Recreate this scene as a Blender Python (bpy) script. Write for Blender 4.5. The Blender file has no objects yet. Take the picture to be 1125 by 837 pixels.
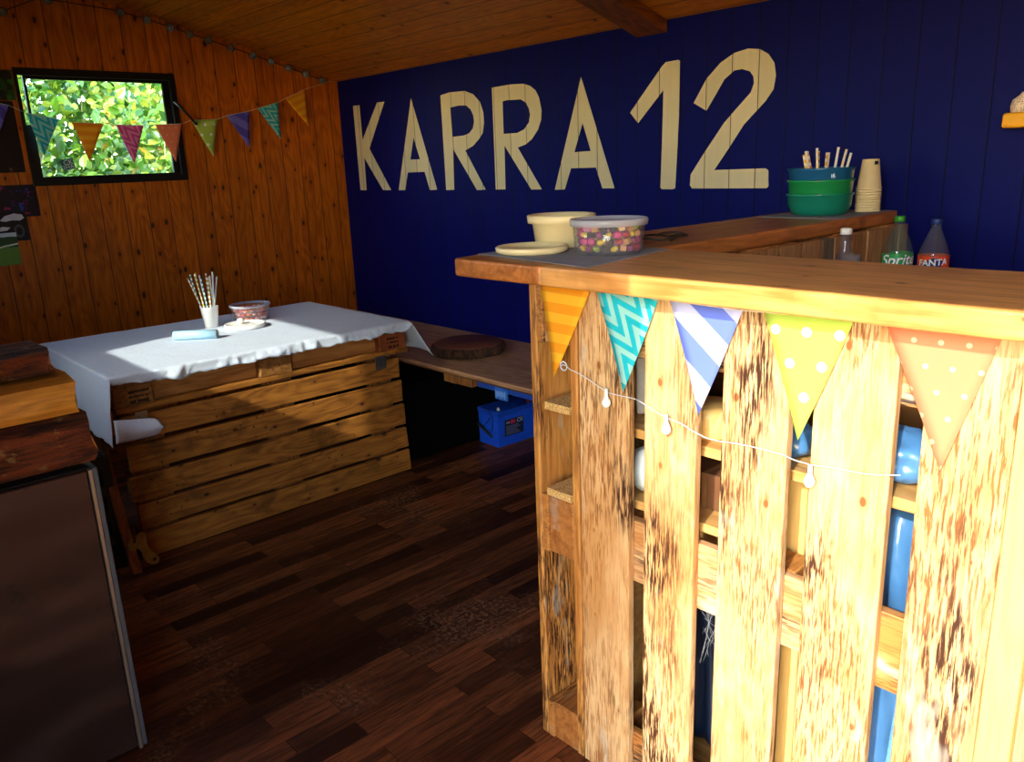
import bpy, bmesh, math, random
from math import radians, sin, cos, pi, sqrt, atan2, floor
from mathutils import Vector, Matrix, noise
rnd = random.Random(12)
scene = bpy.context.scene
COL = scene.collection

# ------------------------------------------------------------------ camera
FPX, PIT, YAW, ROL, CAMZ = 885.0, radians(15.13), radians(47.72), radians(2.26), 1.45
def setup_camera():
    cp, sp, cy, sy = cos(PIT), sin(PIT), cos(YAW), sin(YAW)
    fw = Vector((-sy*cp, cy*cp, -sp)); r = Vector((cy, sy, 0)); d = fw.cross(r)
    r2 = cos(ROL)*r + sin(ROL)*d; d2 = -sin(ROL)*r + cos(ROL)*d
    m = Matrix.Identity(4)
    for i in range(3):
        m[i][0] = r2[i]; m[i][1] = -d2[i]; m[i][2] = -fw[i]
    m[2][3] = CAMZ
    cd = bpy.data.cameras.new('camera'); cam = bpy.data.objects.new('camera', cd)
    cd.sensor_width = 36.0; cd.sensor_fit = 'HORIZONTAL'; cd.lens = FPX/1125*36.0
    cd.clip_start = 0.02; cam.matrix_world = m
    COL.objects.link(cam); scene.camera = cam
setup_camera()

# ------------------------------------------------------------------ light and exposure
SUN_DIR = Vector((-0.30, 1.0, -0.57)).normalized()
SUN_STRENGTH = 6.0
SKY_STRENGTH = 1.9
EXPOSURE = 0.0
sd = bpy.data.lights.new('sun', 'SUN'); sd.energy = SUN_STRENGTH; sd.angle = radians(0.6); sd.color = (1.0, 0.945, 0.86)
sun = bpy.data.objects.new('sun', sd); COL.objects.link(sun)
sun.rotation_euler = SUN_DIR.to_track_quat('-Z', 'Y').to_euler(); sun.location = (1, -6, 5)
w = bpy.data.worlds.new('sky'); scene.world = w; w.use_nodes = True
nt = w.node_tree; bg = nt.nodes['Background']
sk = nt.nodes.new('ShaderNodeTexSky'); sk.sky_type = 'NISHITA'; sk.sun_disc = False
sk.sun_elevation = radians(29.2); sk.sun_rotation = atan2(-SUN_DIR.x, -SUN_DIR.y)
sk.air_density = 1.0; sk.dust_density = 0.6
nt.links.new(sk.outputs[0], bg.inputs['Color']); bg.inputs['Strength'].default_value = SKY_STRENGTH
vs = scene.view_settings
scene.display_settings.display_device = 'sRGB'
vs.view_transform = 'Standard'; vs.look = 'None'; vs.exposure = EXPOSURE; vs.gamma = 1.0; vs.use_curve_mapping = False
cy_ = scene.cycles
cy_.max_bounces = 10; cy_.diffuse_bounces = 6; cy_.transparent_max_bounces = 16
cy_.sample_clamp_indirect = 4.0; cy_.caustics_reflective = False; cy_.caustics_refractive = False
cy_.use_denoising = True

# ------------------------------------------------------------------ shader helper: arithmetic on node sockets
class NT:
    def __init__(s, name):
        s.mat = bpy.data.materials.new(name); s.mat.use_nodes = True
        s.t = s.mat.node_tree; s.p = s.t.nodes['Principled BSDF']; s.out = s.t.nodes['Material Output']
    def new(s, typ, **kw):
        n = s.t.nodes.new(typ)
        for k, v in kw.items(): setattr(n, k, v)
        return n
    def link(s, a, b):
        if isinstance(a, S): a = a.s
        if isinstance(a, (int, float)): b.default_value = a
        elif isinstance(a, (tuple, list)):
            b.default_value = tuple(a) + ((1.0,) if len(a) == 3 and len(b.default_value) == 4 else ())
        else: s.t.links.new(a, b)
    def set(s, name, v): s.link(v, s.p.inputs[name])
    def m(s, op, *a, clamp=False):
        n = s.new('ShaderNodeMath', operation=op); n.use_clamp = clamp
        for i, v in enumerate(a): s.link(v, n.inputs[i])
        return S(s, n.outputs[0])
    def coord(s, kind='Object', seed=True, scale=(1, 1, 1)):
        tc = s.new('ShaderNodeTexCoord'); v = tc.outputs[kind]
        if seed:
            oi = s.new('ShaderNodeObjectInfo')
            cb = s.new('ShaderNodeVectorMath', operation='SCALE'); cb.inputs[0].default_value = (17.0, 31.0, 23.0)
            s.t.links.new(oi.outputs['Random'], cb.inputs['Scale'])
            ad = s.new('ShaderNodeVectorMath', operation='ADD')
            s.t.links.new(v, ad.inputs[0]); s.t.links.new(cb.outputs[0], ad.inputs[1]); v = ad.outputs[0]
        return s.scale(v, scale) if scale != (1, 1, 1) else v
    def scale(s, v, sc):
        n = s.new('ShaderNodeVectorMath', operation='MULTIPLY'); s.t.links.new(v, n.inputs[0]); n.inputs[1].default_value = sc
        return n.outputs[0]
    def xyz(s, v):
        n = s.new('ShaderNodeSeparateXYZ'); s.t.links.new(v, n.inputs[0])
        return [S(s, n.outputs[i]) for i in range(3)]
    def comb(s, x, y, z):
        n = s.new('ShaderNodeCombineXYZ')
        for i, v in enumerate((x, y, z)): s.link(v, n.inputs[i])
        return n.outputs[0]
    def noise(s, v, scale, detail=3, rough=0.55, dist=0.0):
        n = s.new('ShaderNodeTexNoise'); s.t.links.new(v, n.inputs['Vector'])
        n.inputs['Scale'].default_value = scale; n.inputs['Detail'].default_value = detail
        n.inputs['Roughness'].default_value = rough; n.inputs['Distortion'].default_value = dist
        return S(s, n.outputs[0])
    def voro(s, v, scale, out='Distance', rand=1.0, dim='3D'):
        n = s.new('ShaderNodeTexVoronoi', voronoi_dimensions=dim); s.t.links.new(v, n.inputs['Vector'])
        n.inputs['Scale'].default_value = scale; n.inputs['Randomness'].default_value = rand
        return S(s, n.outputs[out])
    def white(s, v):
        n = s.new('ShaderNodeTexWhiteNoise', noise_dimensions='1D'); s.link(v, n.inputs['W'])
        return S(s, n.outputs['Value'])
    def step(s, v, a, b):      # smooth 0..1 between a and b
        n = s.new('ShaderNodeMapRange'); n.interpolation_type = 'SMOOTHSTEP'; s.link(v, n.inputs['Value'])
        n.inputs['From Min'].default_value = a; n.inputs['From Max'].default_value = b
        return S(s, n.outputs[0])
    def mix(s, f, a, b, mode='MIX'):
        n = s.new('ShaderNodeMix', data_type='RGBA', blend_type=mode)
        s.link(f, n.inputs[0]); s.link(a, n.inputs[6]); s.link(b, n.inputs[7])
        return S(s, n.outputs[2])
    def bump(s, h, strength=0.3, dist=0.01):
        n = s.new('ShaderNodeBump'); n.inputs['Strength'].default_value = strength; n.inputs['Distance'].default_value = dist
        s.link(h, n.inputs['Height']); s.t.links.new(n.outputs[0], s.p.inputs['Normal'])
class S:
    def __init__(s, nt, sock): s.n = nt; s.s = sock
    def __add__(a, b): return a.n.m('ADD', a, b)
    def __radd__(a, b): return a.n.m('ADD', b, a)
    def __sub__(a, b): return a.n.m('SUBTRACT', a, b)
    def __rsub__(a, b): return a.n.m('SUBTRACT', b, a)
    def __mul__(a, b): return a.n.m('MULTIPLY', a, b)
    def __rmul__(a, b): return a.n.m('MULTIPLY', b, a)
    def __truediv__(a, b): return a.n.m('DIVIDE', a, b)
    def frac(a): return a.n.m('FRACT', a)
    def floor(a): return a.n.m('FLOOR', a)
    def abs(a): return a.n.m('ABSOLUTE', a)
    def lt(a, b): return a.n.m('LESS_THAN', a, b)
    def gt(a, b): return a.n.m('GREATER_THAN', a, b)
    def max(a, b): return a.n.m('MAXIMUM', a, b)
    def min(a, b): return a.n.m('MINIMUM', a, b)

def hexc(h):
    h = h.lstrip('#'); c = [int(h[i:i+2], 16)/255 for i in (0, 2, 4)]
    return tuple(x/12.92 if x <= 0.04045 else ((x+0.055)/1.055)**2.4 for x in c)
MATS = {}
def plain(name, col, rough=0.5, metal=0.0, spec=0.5, var=0.06, trans=0.0, alpha=None, ior=1.45, coat=0.0):
    if name in MATS: return MATS[name]
    n = NT(name); c = hexc(col) if isinstance(col, str) else col
    v = n.coord(); f = n.noise(v, 18, 3)
    n.set('Base Color', n.mix(n.step(f, 0.3, 0.7), tuple(x*(1-var) for x in c), tuple(min(1, x*(1+var)) for x in c)))
    n.set('Roughness', rough); n.set('Metallic', metal); n.set('Specular IOR Level', spec); n.set('IOR', ior)
    n.set('Transmission Weight', trans); n.set('Coat Weight', coat)
    MATS[name] = n.mat; return n.mat
def glass(name, tint=(1, 1, 1), gloss=0.12, rough=0.02, haze=0.0, hazecol=(0.8, 0.85, 0.9)):
    if name in MATS: return MATS[name]
    n = NT(name); t = n.t
    tr = n.new('ShaderNodeBsdfTransparent'); tr.inputs[0].default_value = (*tint, 1)
    gl = n.new('ShaderNodeBsdfGlossy'); gl.inputs['Roughness'].default_value = rough
    lw = n.new('ShaderNodeLayerWeight'); lw.inputs[0].default_value = 0.5
    fc = S(n, lw.outputs['Facing']); fac = n.m('MULTIPLY_ADD', fc*fc*fc*fc, 0.55, gloss*0.12, clamp=True)
    mx = n.new('ShaderNodeMixShader'); t.links.new(fac.s, mx.inputs[0]); t.links.new(tr.outputs[0], mx.inputs[1]); t.links.new(gl.outputs[0], mx.inputs[2])
    last = mx
    if haze > 0:
        df = n.new('ShaderNodeBsdfDiffuse'); df.inputs[0].default_value = (*hazecol, 1)
        m2 = n.new('ShaderNodeMixShader'); m2.inputs[0].default_value = haze
        t.links.new(mx.outputs[0], m2.inputs[1]); t.links.new(df.outputs[0], m2.inputs[2]); last = m2
    t.links.new(last.outputs[0], n.out.inputs[0])
    MATS[name] = n.mat; return n.mat

def wood(name, light, dark, axis='z', grain=55.0, contrast=1.0, knots=0.0, scorch=0.0, rough=0.55, boards=None, groove=0.004,
         spec=0.35, stain=0.0, holes=0.0, boardvar=0.25, bumps=0.25, scorchcol='#3c1e0d', knotcol='#2c0e03', lines=None, seed=True):
    """timber: grain runs along axis; boards=(axis, width, offset) draws tongue-and-groove joints"""
    if name in MATS: return MATS[name]
    n = NT(name); L = hexc(light); D = hexc(dark)
    v = n.coord(seed=seed)
    ai = 'xyz'.index(axis)
    if boards:
        bx = n.xyz(v)['xyz'.index(boards[0])]
        q = (bx - boards[2]) / boards[1]; idx = q.floor(); fr = q.frac()
        rv = n.white(idx)
        sh = n.comb(rv*7.0 if ai != 0 else rv*13.0, rv*5.0 if ai != 1 else rv*13.0, rv*3.0 if ai != 2 else rv*13.0)
        ad = n.new('ShaderNodeVectorMath', operation='ADD'); n.t.links.new(v, ad.inputs[0]); n.t.links.new(sh, ad.inputs[1]); v = ad.outputs[0]
    sc = [1.0, 1.0, 1.0]; sc[ai] = 0.045
    vg = n.scale(v, tuple(sc))
    sc2 = [1.0, 1.0, 1.0]; sc2[ai] = 0.22
    vm = n.scale(v, tuple(sc2))
    g1 = n.noise(vg, grain, 5, 0.62, 0.35); g2 = n.noise(vg, grain*3.7, 3, 0.6); low = n.noise(vm, 9.0, 3, 0.55)
    warp = n.noise(vm, 7.0, 2, 0.5)
    rings = (((warp*11.0 + g1*1.5).frac() - 0.5).abs() * 2.0)
    f = n.step(g1*0.5 + g2*0.3 + rings*0.13, 0.31, 0.66)
    c = n.mix(f*contrast, L, D)
    c = n.mix(n.step(low, 0.35, 0.75)*0.30, c, tuple(x*0.62 for x in L))
    if boards:
        c = n.mix(rv*boardvar, c, tuple(x*0.45 for x in D))
    hgt = g1*0.6 + g2*0.4
    if knots > 0:
        c3 = n.xyz(v); oth = [c3[i] for i in range(3) if i != ai]
        vk = n.comb(oth[0] + oth[1], c3[ai]*0.6, 0.0); d = n.voro(vk, 7.5, dim='2D')
        d = d + n.voro(vk, 7.5, out='Color', dim='2D')*0.075 - 0.02
        k = 1.0 - n.step(d, 0.045*knots, 0.095*knots)
        halo = 1.0 - n.step(d, 0.07*knots, 0.24*knots)
        c = n.mix(halo*0.45, c, D); c = n.mix(k*0.93, c, hexc(knotcol))
    if scorch > 0:
        ss = [1.0, 1.0, 1.0]; ss[ai] = 0.38
        vsn = n.scale(v, tuple(ss))
        sf = [1.0, 1.0, 1.0]; sf[ai] = 0.085
        fine = n.noise(n.scale(v, tuple(sf)), 250.0, 3, 0.6, 0.2)
        blot = n.step(n.noise(vsn, 7.0, 3, 0.6), 0.46, 0.70)
        blot2 = n.step(n.noise(vsn, 5.0, 3, 0.55), 0.44, 0.60)
        c = n.mix(n.step(n.noise(vsn, 6.0, 3, 0.55), 0.44, 0.68)*0.7*scorch, c, hexc('#b4783a'))
        c = n.mix(n.step(fine, 0.46, 0.62)*(0.30 + blot2*0.65)*scorch, c, hexc('#8e5524'))
        c = n.mix(n.m('MULTIPLY', blot*n.step(fine, 0.36, 0.62), 1.35*scorch, clamp=True), c, hexc(scorchcol))
        c = n.mix(n.step(n.noise(vsn, 13.0, 3, 0.6), 0.60, 0.70)*0.5*scorch, c, hexc('#b8b0a0'))
    if stain > 0:
        s1 = n.step(n.noise(v, 6.0, 4, 0.6), 0.52, 0.70); c = n.mix(s1*stain, c, tuple(x*0.25 for x in D))
    if holes > 0:
        dh = n.voro(v, 26.0); h = 1.0 - n.step(dh, 0.10, 0.16); hm = n.step(n.noise(v, 4.0, 2), 0.48, 0.6)
        c = n.mix(h*hm*holes, c, (0.01, 0.006, 0.003))
    if boards:
        e = fr.min(1.0 - fr) * boards[1]
        gm = 1.0 - n.step(e, groove*0.35, groove)
        c = n.mix(gm*0.85, c, tuple(x*0.10 for x in D))
        hgt = hgt*0.25 - gm*2.0
    n.set('Base Color', c); n.set('Roughness', rough); n.set('Specular IOR Level', spec)
    n.bump(hgt, bumps, 0.004)
    MATS[name] = n.mat; return n.mat

# ------------------------------------------------------------------ mesh helper
class MB:
    def __init__(s): s.bm = bmesh.new(); s.mi = 0
    def _f(s, vs, smooth=False):
        try:
            f = s.bm.faces.new(vs); f.material_index = s.mi; f.smooth = smooth; return f
        except ValueError: return None
    def box(s, x0, x1, y0, y1, z0, z1, mat=None, jit=0.0):
        P = [(x0,y0,z0),(x1,y0,z0),(x1,y1,z0),(x0,y1,z0),(x0,y0,z1),(x1,y0,z1),(x1,y1,z1),(x0,y1,z1)]
        if jit: P = [tuple(c+rnd.uniform(-jit, jit) for c in p) for p in P]
        if mat is not None: P = [tuple(mat @ Vector(p)) for p in P]
        v = [s.bm.verts.new(p) for p in P]
        for q in ((0,3,2,1),(4,5,6,7),(0,1,5,4),(1,2,6,5),(2,3,7,6),(3,0,4,7)): s._f([v[i] for i in q])
        return s
    def tube(s, pts, r, n=8, caps=True, smooth=True):
        pts = [Vector(p) for p in pts]; rr = r if isinstance(r, (list, tuple)) else [r]*len(pts)
        rings = []; up = None
        for i, p in enumerate(pts):
            a = pts[max(0, i-1)]; b = pts[min(len(pts)-1, i+1)]; t = (b-a).normalized()
            if up is None: up = Vector((0, 0, 1)) if abs(t.z) < 0.9 else Vector((1, 0, 0))
            u = t.cross(up).normalized(); w_ = u.cross(t).normalized(); up = w_
            rings.append([s.bm.verts.new(p + (u*cos(2*pi*k/n) + w_*sin(2*pi*k/n))*rr[i]) for k in range(n)])
        for i in range(len(rings)-1):
            for k in range(n): s._f([rings[i][k], rings[i][(k+1) % n], rings[i+1][(k+1) % n], rings[i+1][k]], smooth)
        if caps: s._f(rings[0][::-1]); s._f(rings[-1])
        return s
    def lathe(s, prof, c=(0, 0, 0), n=32, mat=None, closed=False, smooth=True, ripple=None):
        rings = []
        for j, (r, z) in enumerate(prof):
            if r < 1e-6:
                p = Vector((c[0], c[1], c[2]+z)); rings.append([s.bm.verts.new(mat @ p if mat else p)])
            else:
                ring = []
                for k in range(n):
                    a = 2*pi*k/n; rr = r*(1+(ripple(a, j) if ripple else 0))
                    p = Vector((c[0]+rr*cos(a), c[1]+rr*sin(a), c[2]+z)); ring.append(s.bm.verts.new(mat @ p if mat else p))
                rings.append(ring)
        pairs = list(zip(rings, rings[1:]))
        if closed: pairs.append((rings[-1], rings[0]))
        for a, b in pairs:
            for k in range(n):
                k2 = (k+1) % n
                if len(a) == 1 and len(b) == 1: continue
                if len(a) == 1: s._f([a[0], b[k2], b[k]], smooth)
                elif len(b) == 1: s._f([a[k], a[k2], b[0]], smooth)
                else: s._f([a[k], a[k2], b[k2], b[k]], smooth)
        return s
    def ball(s, c, r, n=16, sc=(1, 1, 1), mat=None):
        m = Matrix.Translation(Vector(c)) @ (mat or Matrix.Identity(4)) @ Matrix.Diagonal((r*sc[0], r*sc[1], r*sc[2], 1))
        prof = [(sin(pi*i/(n//2)), -cos(pi*i/(n//2))) for i in range(n//2+1)]
        prof[0] = (0, -1); prof[-1] = (0, 1)
        return s.lathe(prof, n=n, mat=m)
    def prism(s, loop, z0, z1, mat=None):
        a = [Vector((x, y, z0)) for x, y in loop]; b = [Vector((x, y, z1)) for x, y in loop]
        if mat: a = [mat @ p for p in a]; b = [mat @ p for p in b]
        a = [s.bm.verts.new(p) for p in a]; b = [s.bm.verts.new(p) for p in b]; n = len(a)
        s._f(a[::-1]); s._f(b)
        for i in range(n): s._f([a[i], a[(i+1) % n], b[(i+1) % n], b[i]])
        return s
    def sheet(s, fn, nu, nv, smooth=True):
        g = [[s.bm.verts.new(fn(i/nu, j/nv)) for j in range(nv+1)] for i in range(nu+1)]
        for i in range(nu):
            for j in range(nv): s._f([g[i][j], g[i+1][j], g[i+1][j+1], g[i][j+1]], smooth)
        return s
    def shift(s, L):
        for v in s.bm.verts: v.co -= Vector(L)
        return s
def link_mesh(name, me, mats, parent=None, loc=None):
    o = bpy.data.objects.new(name, me); COL.objects.link(o)
    for m in (mats if isinstance(mats, (list, tuple)) else [mats]): me.materials.append(m)
    if parent is not None: o.parent = parent
    if loc is not None: o.location = loc
    return o
def wloc(o):
    p = Vector((0, 0, 0))
    while o is not None: p += o.location; o = o.parent
    return p
def obj(name, mb, mats, parent=None, world=True, origin=None, bevel=0.0, seg=1, solid=0.0, sub=0):
    """link a mesh; world=True means the mesh was drawn in world coordinates (parents unrotated)"""
    if world:
        base = wloc(parent) if parent is not None else Vector((0, 0, 0))
        org = Vector(origin) if origin is not None else base
        mb.shift(org)
        loc = org - base
    else: loc = origin
    bmesh.ops.recalc_face_normals(mb.bm, faces=mb.bm.faces)
    me = bpy.data.meshes.new(name); mb.bm.to_mesh(me); mb.bm.free()
    o = link_mesh(name, me, mats, parent, loc)
    if solid: m = o.modifiers.new('thickness', 'SOLIDIFY'); m.thickness = solid; m.offset = 0
    if bevel: m = o.modifiers.new('bevel', 'BEVEL'); m.width = bevel; m.segments = seg; m.limit_method = 'ANGLE'; m.angle_limit = radians(40)
    if sub: m = o.modifiers.new('smooth', 'SUBSURF'); m.levels = sub; m.render_levels = sub
    return o
def tag(o, label, cat, group=None, kind=None):
    o['label'] = label
    if cat: o['category'] = cat
    if group: o['group'] = group
    if kind: o['kind'] = kind
    return o
def thing(name, label, cat, loc=(0, 0, 0), group=None, rz=0.0):
    o = bpy.data.objects.new(name, None); COL.objects.link(o); o.location = loc; o.rotation_euler = (0, 0, rz)
    o.empty_display_size = 0.05
    return tag(o, label, cat, group)
def struct(name, mb, mat, **kw):
    o = obj(name, mb, mat, **kw); o['kind'] = 'structure'; return o
def copy_tree(o, parent=None, loc=None, rot=None, label=None, group=None):
    c = o.copy(); COL.objects.link(c)
    if parent is not None: c.parent = parent
    if loc is not None: c.location = loc
    if rot is not None: c.rotation_euler = rot
    if label: c['label'] = label
    if group: c['group'] = group
    for ch in list(o.children): copy_tree(ch, c)
    return c
def flat_mesh(loops, thick):
    """filled planar outline (first loop outer, the rest holes) in XY, extruded along Z by thick, centred"""
    cu = bpy.data.curves.new('outline', 'CURVE'); cu.dimensions = '2D'; cu.fill_mode = 'BOTH'; cu.extrude = thick/2
    for lp in loops:
        sp = cu.splines.new('POLY'); sp.points.add(len(lp)-1)
        for i, (x, y) in enumerate(lp): sp.points[i].co = (x, y, 0, 1)
        sp.use_cyclic_u = True
    return curve_mesh(cu)
def curve_mesh(cu):
    o = bpy.data.objects.new('tmp', cu); COL.objects.link(o)
    bpy.context.view_layer.update()
    me = bpy.data.meshes.new_from_object(o.evaluated_get(bpy.context.evaluated_depsgraph_get()))
    bpy.data.objects.remove(o); bpy.data.curves.remove(cu); me.materials.clear()
    return me
def text_mesh(body, size, ext=0.0005, shear=0.0, bold=0.0):
    cu = bpy.data.curves.new('lettering', 'FONT'); cu.body = body; cu.size = size; cu.extrude = ext; cu.shear = shear; cu.offset = bold
    cu.align_x = 'CENTER'; cu.align_y = 'CENTER'
    return curve_mesh(cu)
def frame(o_, ex, ey):
    """matrix whose local X is ex, local Y is ey, at o_"""
    ex = Vector(ex).normalized(); ey = Vector(ey).normalized(); ez = ex.cross(ey)
    m = Matrix.Identity(4)
    for i in range(3): m[i][0] = ex[i]; m[i][1] = ey[i]; m[i][2] = ez[i]; m[i][3] = o_[i]
    return m
def put(name, me, mat, M, parent=None):
    """link a planar mesh, baked to world place by M"""
    base = wloc(parent) if parent is not None else Vector((0, 0, 0))
    org = M.to_translation()
    me.transform(Matrix.Translation(-org) @ M)
    return link_mesh(name, me, mat, parent, org-base)
# ------------------------------------------------------------------ materials of the place
pine_wall = wood('varnished_pine_cladding', '#e0740f', '#9c4204', 'z', 50, knots=1.0, boards=('y', 0.125, 0.055), groove=0.004, rough=0.42, bumps=0.35, boardvar=0.22, seed=False)
pine_ceil = wood('varnished_pine_ceiling', '#e08a22', '#a8560a', 'x', 50, knots=0.8, boards=('y', 0.11, 0.02), groove=0.004, rough=0.42, bumps=0.35, boardvar=0.25, seed=False)
pine_beam = wood('stained_beam', '#8a4a1a', '#4a2008', 'y', 50, knots=0.5, rough=0.5)
pallet_front = wood('scorched_pine', '#e4c08c', '#c0905a', 'z', 60, knots=0.5, scorch=1.0, rough=0.6, knotcol='#7a4018', bumps=0.3)
pallet_cross = wood('scorched_pine_cross', '#d8b080', '#b07c44', 'x', 60, scorch=1.5, rough=0.6, bumps=0.3, scorchcol='#3a3028')
pallet_side = wood('scorched_pine_side', '#d89a4e', '#a05f22', 'z', 55, scorch=0.9, rough=0.6, knots=0.4)
pallet_side_y = wood('scorched_pine_side_cross', '#c98a45', '#94561f', 'y', 55, scorch=0.8, rough=0.6)
yellow_pine = wood('yellow_pine_batten', '#f0c878', '#dca54e', 'z', 45, rough=0.5, contrast=0.6)
table_wood = wood('aged_pallet_wood', '#b4742c', '#6e3e14', 'y', 50, knots=0.7, stain=0.55, holes=0.8, rough=0.6, bumps=0.3)
table_wood_x = wood('aged_pallet_wood_cross', '#a8733a', '#6e421a', 'x', 50, stain=0.5, rough=0.6)
table_wood_z = wood('aged_pallet_wood_upright', '#98602c', '#5a3012', 'z', 50, stain=0.5, rough=0.6)
top_wood = wood('counter_slab_wood', '#e8a860', '#b87838', 'x', 38, knots=0.5, stain=0.25, rough=0.35, spec=0.5, bumps=0.12)
top_wood_y = wood('counter_slab_wood_long', '#c87a38', '#8c4c1c', 'y', 38, knots=0.5, stain=0.35, rough=0.4, spec=0.5, bumps=0.12)

def letters_paint(name, base, gap, spec=0.3, rough=0.55):
    n = NT(name); v = n.coord(seed=False); x, y, z = n.xyz(v)
    q = (x + 2.0337) / 0.12; fr = q.frac(); rv = n.white(q.floor())
    e = fr.min(1.0 - fr) * 0.12
    gm = 1.0 - n.step(e, 0.0009, 0.0028)
    vg = n.scale(v, (1, 1, 0.06)); g = n.noise(vg, 60, 4); m_ = n.noise(v, 5, 3)
    c = n.mix(g*0.35, hexc(base), tuple(k*0.55 for k in hexc(base)))
    c = n.mix(rv*0.25, c, tuple(k*0.5 for k in hexc(base)))
    c = n.mix(n.step(m_, 0.4, 0.7)*0.25, c, tuple(k*0.7 for k in hexc(base)))
    c = n.mix(gm*0.9, c, hexc(gap))
    n.set('Base Color', c); n.set('Roughness', rough); n.set('Specular IOR Level', spec)
    n.bump(g*0.15 - gm*2.0, 0.35, 0.004)
    return n.mat
blue_paint = letters_paint('blue_painted_boards', '#020a5e', '#01020a', 0.12, 0.55)
cream_paint = letters_paint('cream_lettering_paint', '#dccfa8', '#2a2418', 0.25, 0.6)

def floor_mat():
    n = NT('dark_wood_laminate'); v = n.coord(seed=False); x, y, z = n.xyz(v)
    br = n.new('ShaderNodeTexBrick'); n.t.links.new(n.comb(y, x, 0.0), br.inputs['Vector'])
    br.offset = 0.37; br.offset_frequency = 2; br.squash = 1.0
    for k, val in (('Color1', (0, 0, 0, 1)), ('Color2', (1, 1, 1, 1)), ('Mortar', (0.5, 0.5, 0.5, 1)), ('Scale', 1.0), ('Mortar Size', 0.0012), ('Mortar Smooth', 0.0), ('Bias', 0.0), ('Brick Width', 0.46), ('Row Height', 0.068)):
        br.inputs[k].default_value = val
    t = S(n, br.outputs['Color']); mo = S(n, br.outputs['Fac'])
    tsep = n.new('ShaderNodeRGBToBW'); n.t.links.new(t.s, tsep.inputs[0]); t = S(n, tsep.outputs[0])
    sh = n.comb(x + t*9.0, y + t*5.0, 0.0); vg = n.scale(sh, (1, 0.07, 1))
    g = n.noise(vg, 55, 5, 0.65, 0.4); g2 = n.noise(vg, 160, 3)
    c = n.mix(t, hexc('#30140a'), hexc('#94542e'))
    c = n.mix(n.step(g*0.6 + g2*0.4, 0.38, 0.62)*0.75, c, hexc('#1c0a05'))
    wear = n.step(n.noise(v, 2.3, 5, 0.65), 0.50, 0.66) * n.step(n.noise(v, 70, 3, 0.7), 0.45, 0.62)
    c = n.mix(wear*0.55, c, hexc('#a87c58'))
    c = n.mix(mo*0.7, c, hexc('#0c0402'))
    n.set('Base Color', c); n.set('Roughness', 0.5 + wear*0.3); n.set('Specular IOR Level', 0.2)
    n.bump(g*0.5 - mo*1.2, 0.2, 0.002)
    return n.mat
laminate = floor_mat()
black_frame = plain('black_frame_paint', '#0a0a0a', 0.4)
white_outer = plain('outer_wall_paint', '#5a4a38', 0.7)

# ------------------------------------------------------------------ room shell
XL, XR, YN, YB = -4.893, 0.98, -0.32, 3.0
PROF = [(3.0, 2.010), (2.75, 2.083), (2.5, 2.152), (2.25, 2.215), (2.0, 2.278), (1.75, 2.340), (1.5, 2.372), (1.25, 2.383), (1.0, 2.375), (0.7, 2.350), (0.4, 2.312), (0.1, 2.262), (-0.1, 2.218), (YN, 2.165)]
def ceil_z(y):
    for (a, za), (b, zb) in zip(PROF, PROF[1:]):
        if b <= y <= a: return za + (zb-za)*(y-a)/(b-a)
    return PROF[0][1] if y > 3 else PROF[-1][1]
b = MB(); b.box(XL-0.1, XR+0.1, -0.42, YB+0.1, -0.06, 0.0); struct('floor', b, laminate)
b = MB()
ext = [(3.35, 1.90)] + PROF + [(-0.40, 2.158)]
for (a, za), (c, zc) in zip(ext, ext[1:]):
    v = [b.bm.verts.new(p) for p in ((XL-0.2, a, za), (XR+0.2, a, za), (XR+0.2, c, zc), (XL-0.2, c, zc), (XL-0.2, a, za+0.06), (XR+0.2, a, za+0.06), (XR+0.2, c, zc+0.06), (XL-0.2, c, zc+0.06))]
    for q in ((0,1,2,3),(7,6,5,4),(0,4,5,1),(2,6,7,3),(1,5,6,2),(3,7,4,0)): b._f([v[i] for i in q])
bmesh.ops.remove_doubles(b.bm, verts=b.bm.verts, dist=1e-5)
struct('ceiling', b, pine_ceil)
b = MB(); b.box(XL-0.1, XR+0.1, YB, YB+0.08, -0.06, 2.009); wall_back = struct('wall_back', b, blue_paint)
# end wall with the window; outline in (y, z)
WY0, WY1, WZ0, WZ1 = 1.122, 1.918, 1.437, 2.005
loopL = [(YN-0.02, -0.05), (YB, -0.05)] + [(y, z) for y, z in PROF]
me = flat_mesh([loopL, [(WY0, WZ0), (WY1, WZ0), (WY1, WZ1), (WY0, WZ1)]], 0.08)
wall_left = put('wall_left', me, pine_wall, frame((XL-0.04, 0, 0), (0, 1, 0), (0, 0, 1))); wall_left['kind'] = 'structure'
me = flat_mesh([loopL], 0.08)
o = put('wall_right', me, pine_wall, frame((XR+0.04, 0, 0), (0, 1, 0), (0, 0, 1))); o['kind'] = 'structure'
# near wall behind the camera: door opening and a window like the one in the end wall; outline in (x, z)
NX0, NX1, NZ0, NZ1 = -3.275, -2.385, 1.45, 2.03
DX0, DX1, DZ = -0.51, 0.50, 2.145
lp = [(XL-0.08, -0.05), (DX0, -0.05), (DX0, DZ), (DX1, DZ), (DX1, -0.05), (XR+0.08, -0.05), (XR+0.08, 2.163), (XL-0.08, 2.163)]
me = flat_mesh([lp, [(NX0, NZ0), (NX1, NZ0), (NX1, NZ1), (NX0, NZ1)]], 0.08)
pine_near = wood('varnished_pine_near', '#b9661f', '#7c360a', 'z', 50, knots=1.0, boards=('x', 0.12, 0.0), rough=0.42, seed=False)
o = put('wall_front', me, pine_near, frame((0, YN-0.04, 0), (1, 0, 0), (0, 0, 1))); o['kind'] = 'structure'
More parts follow.
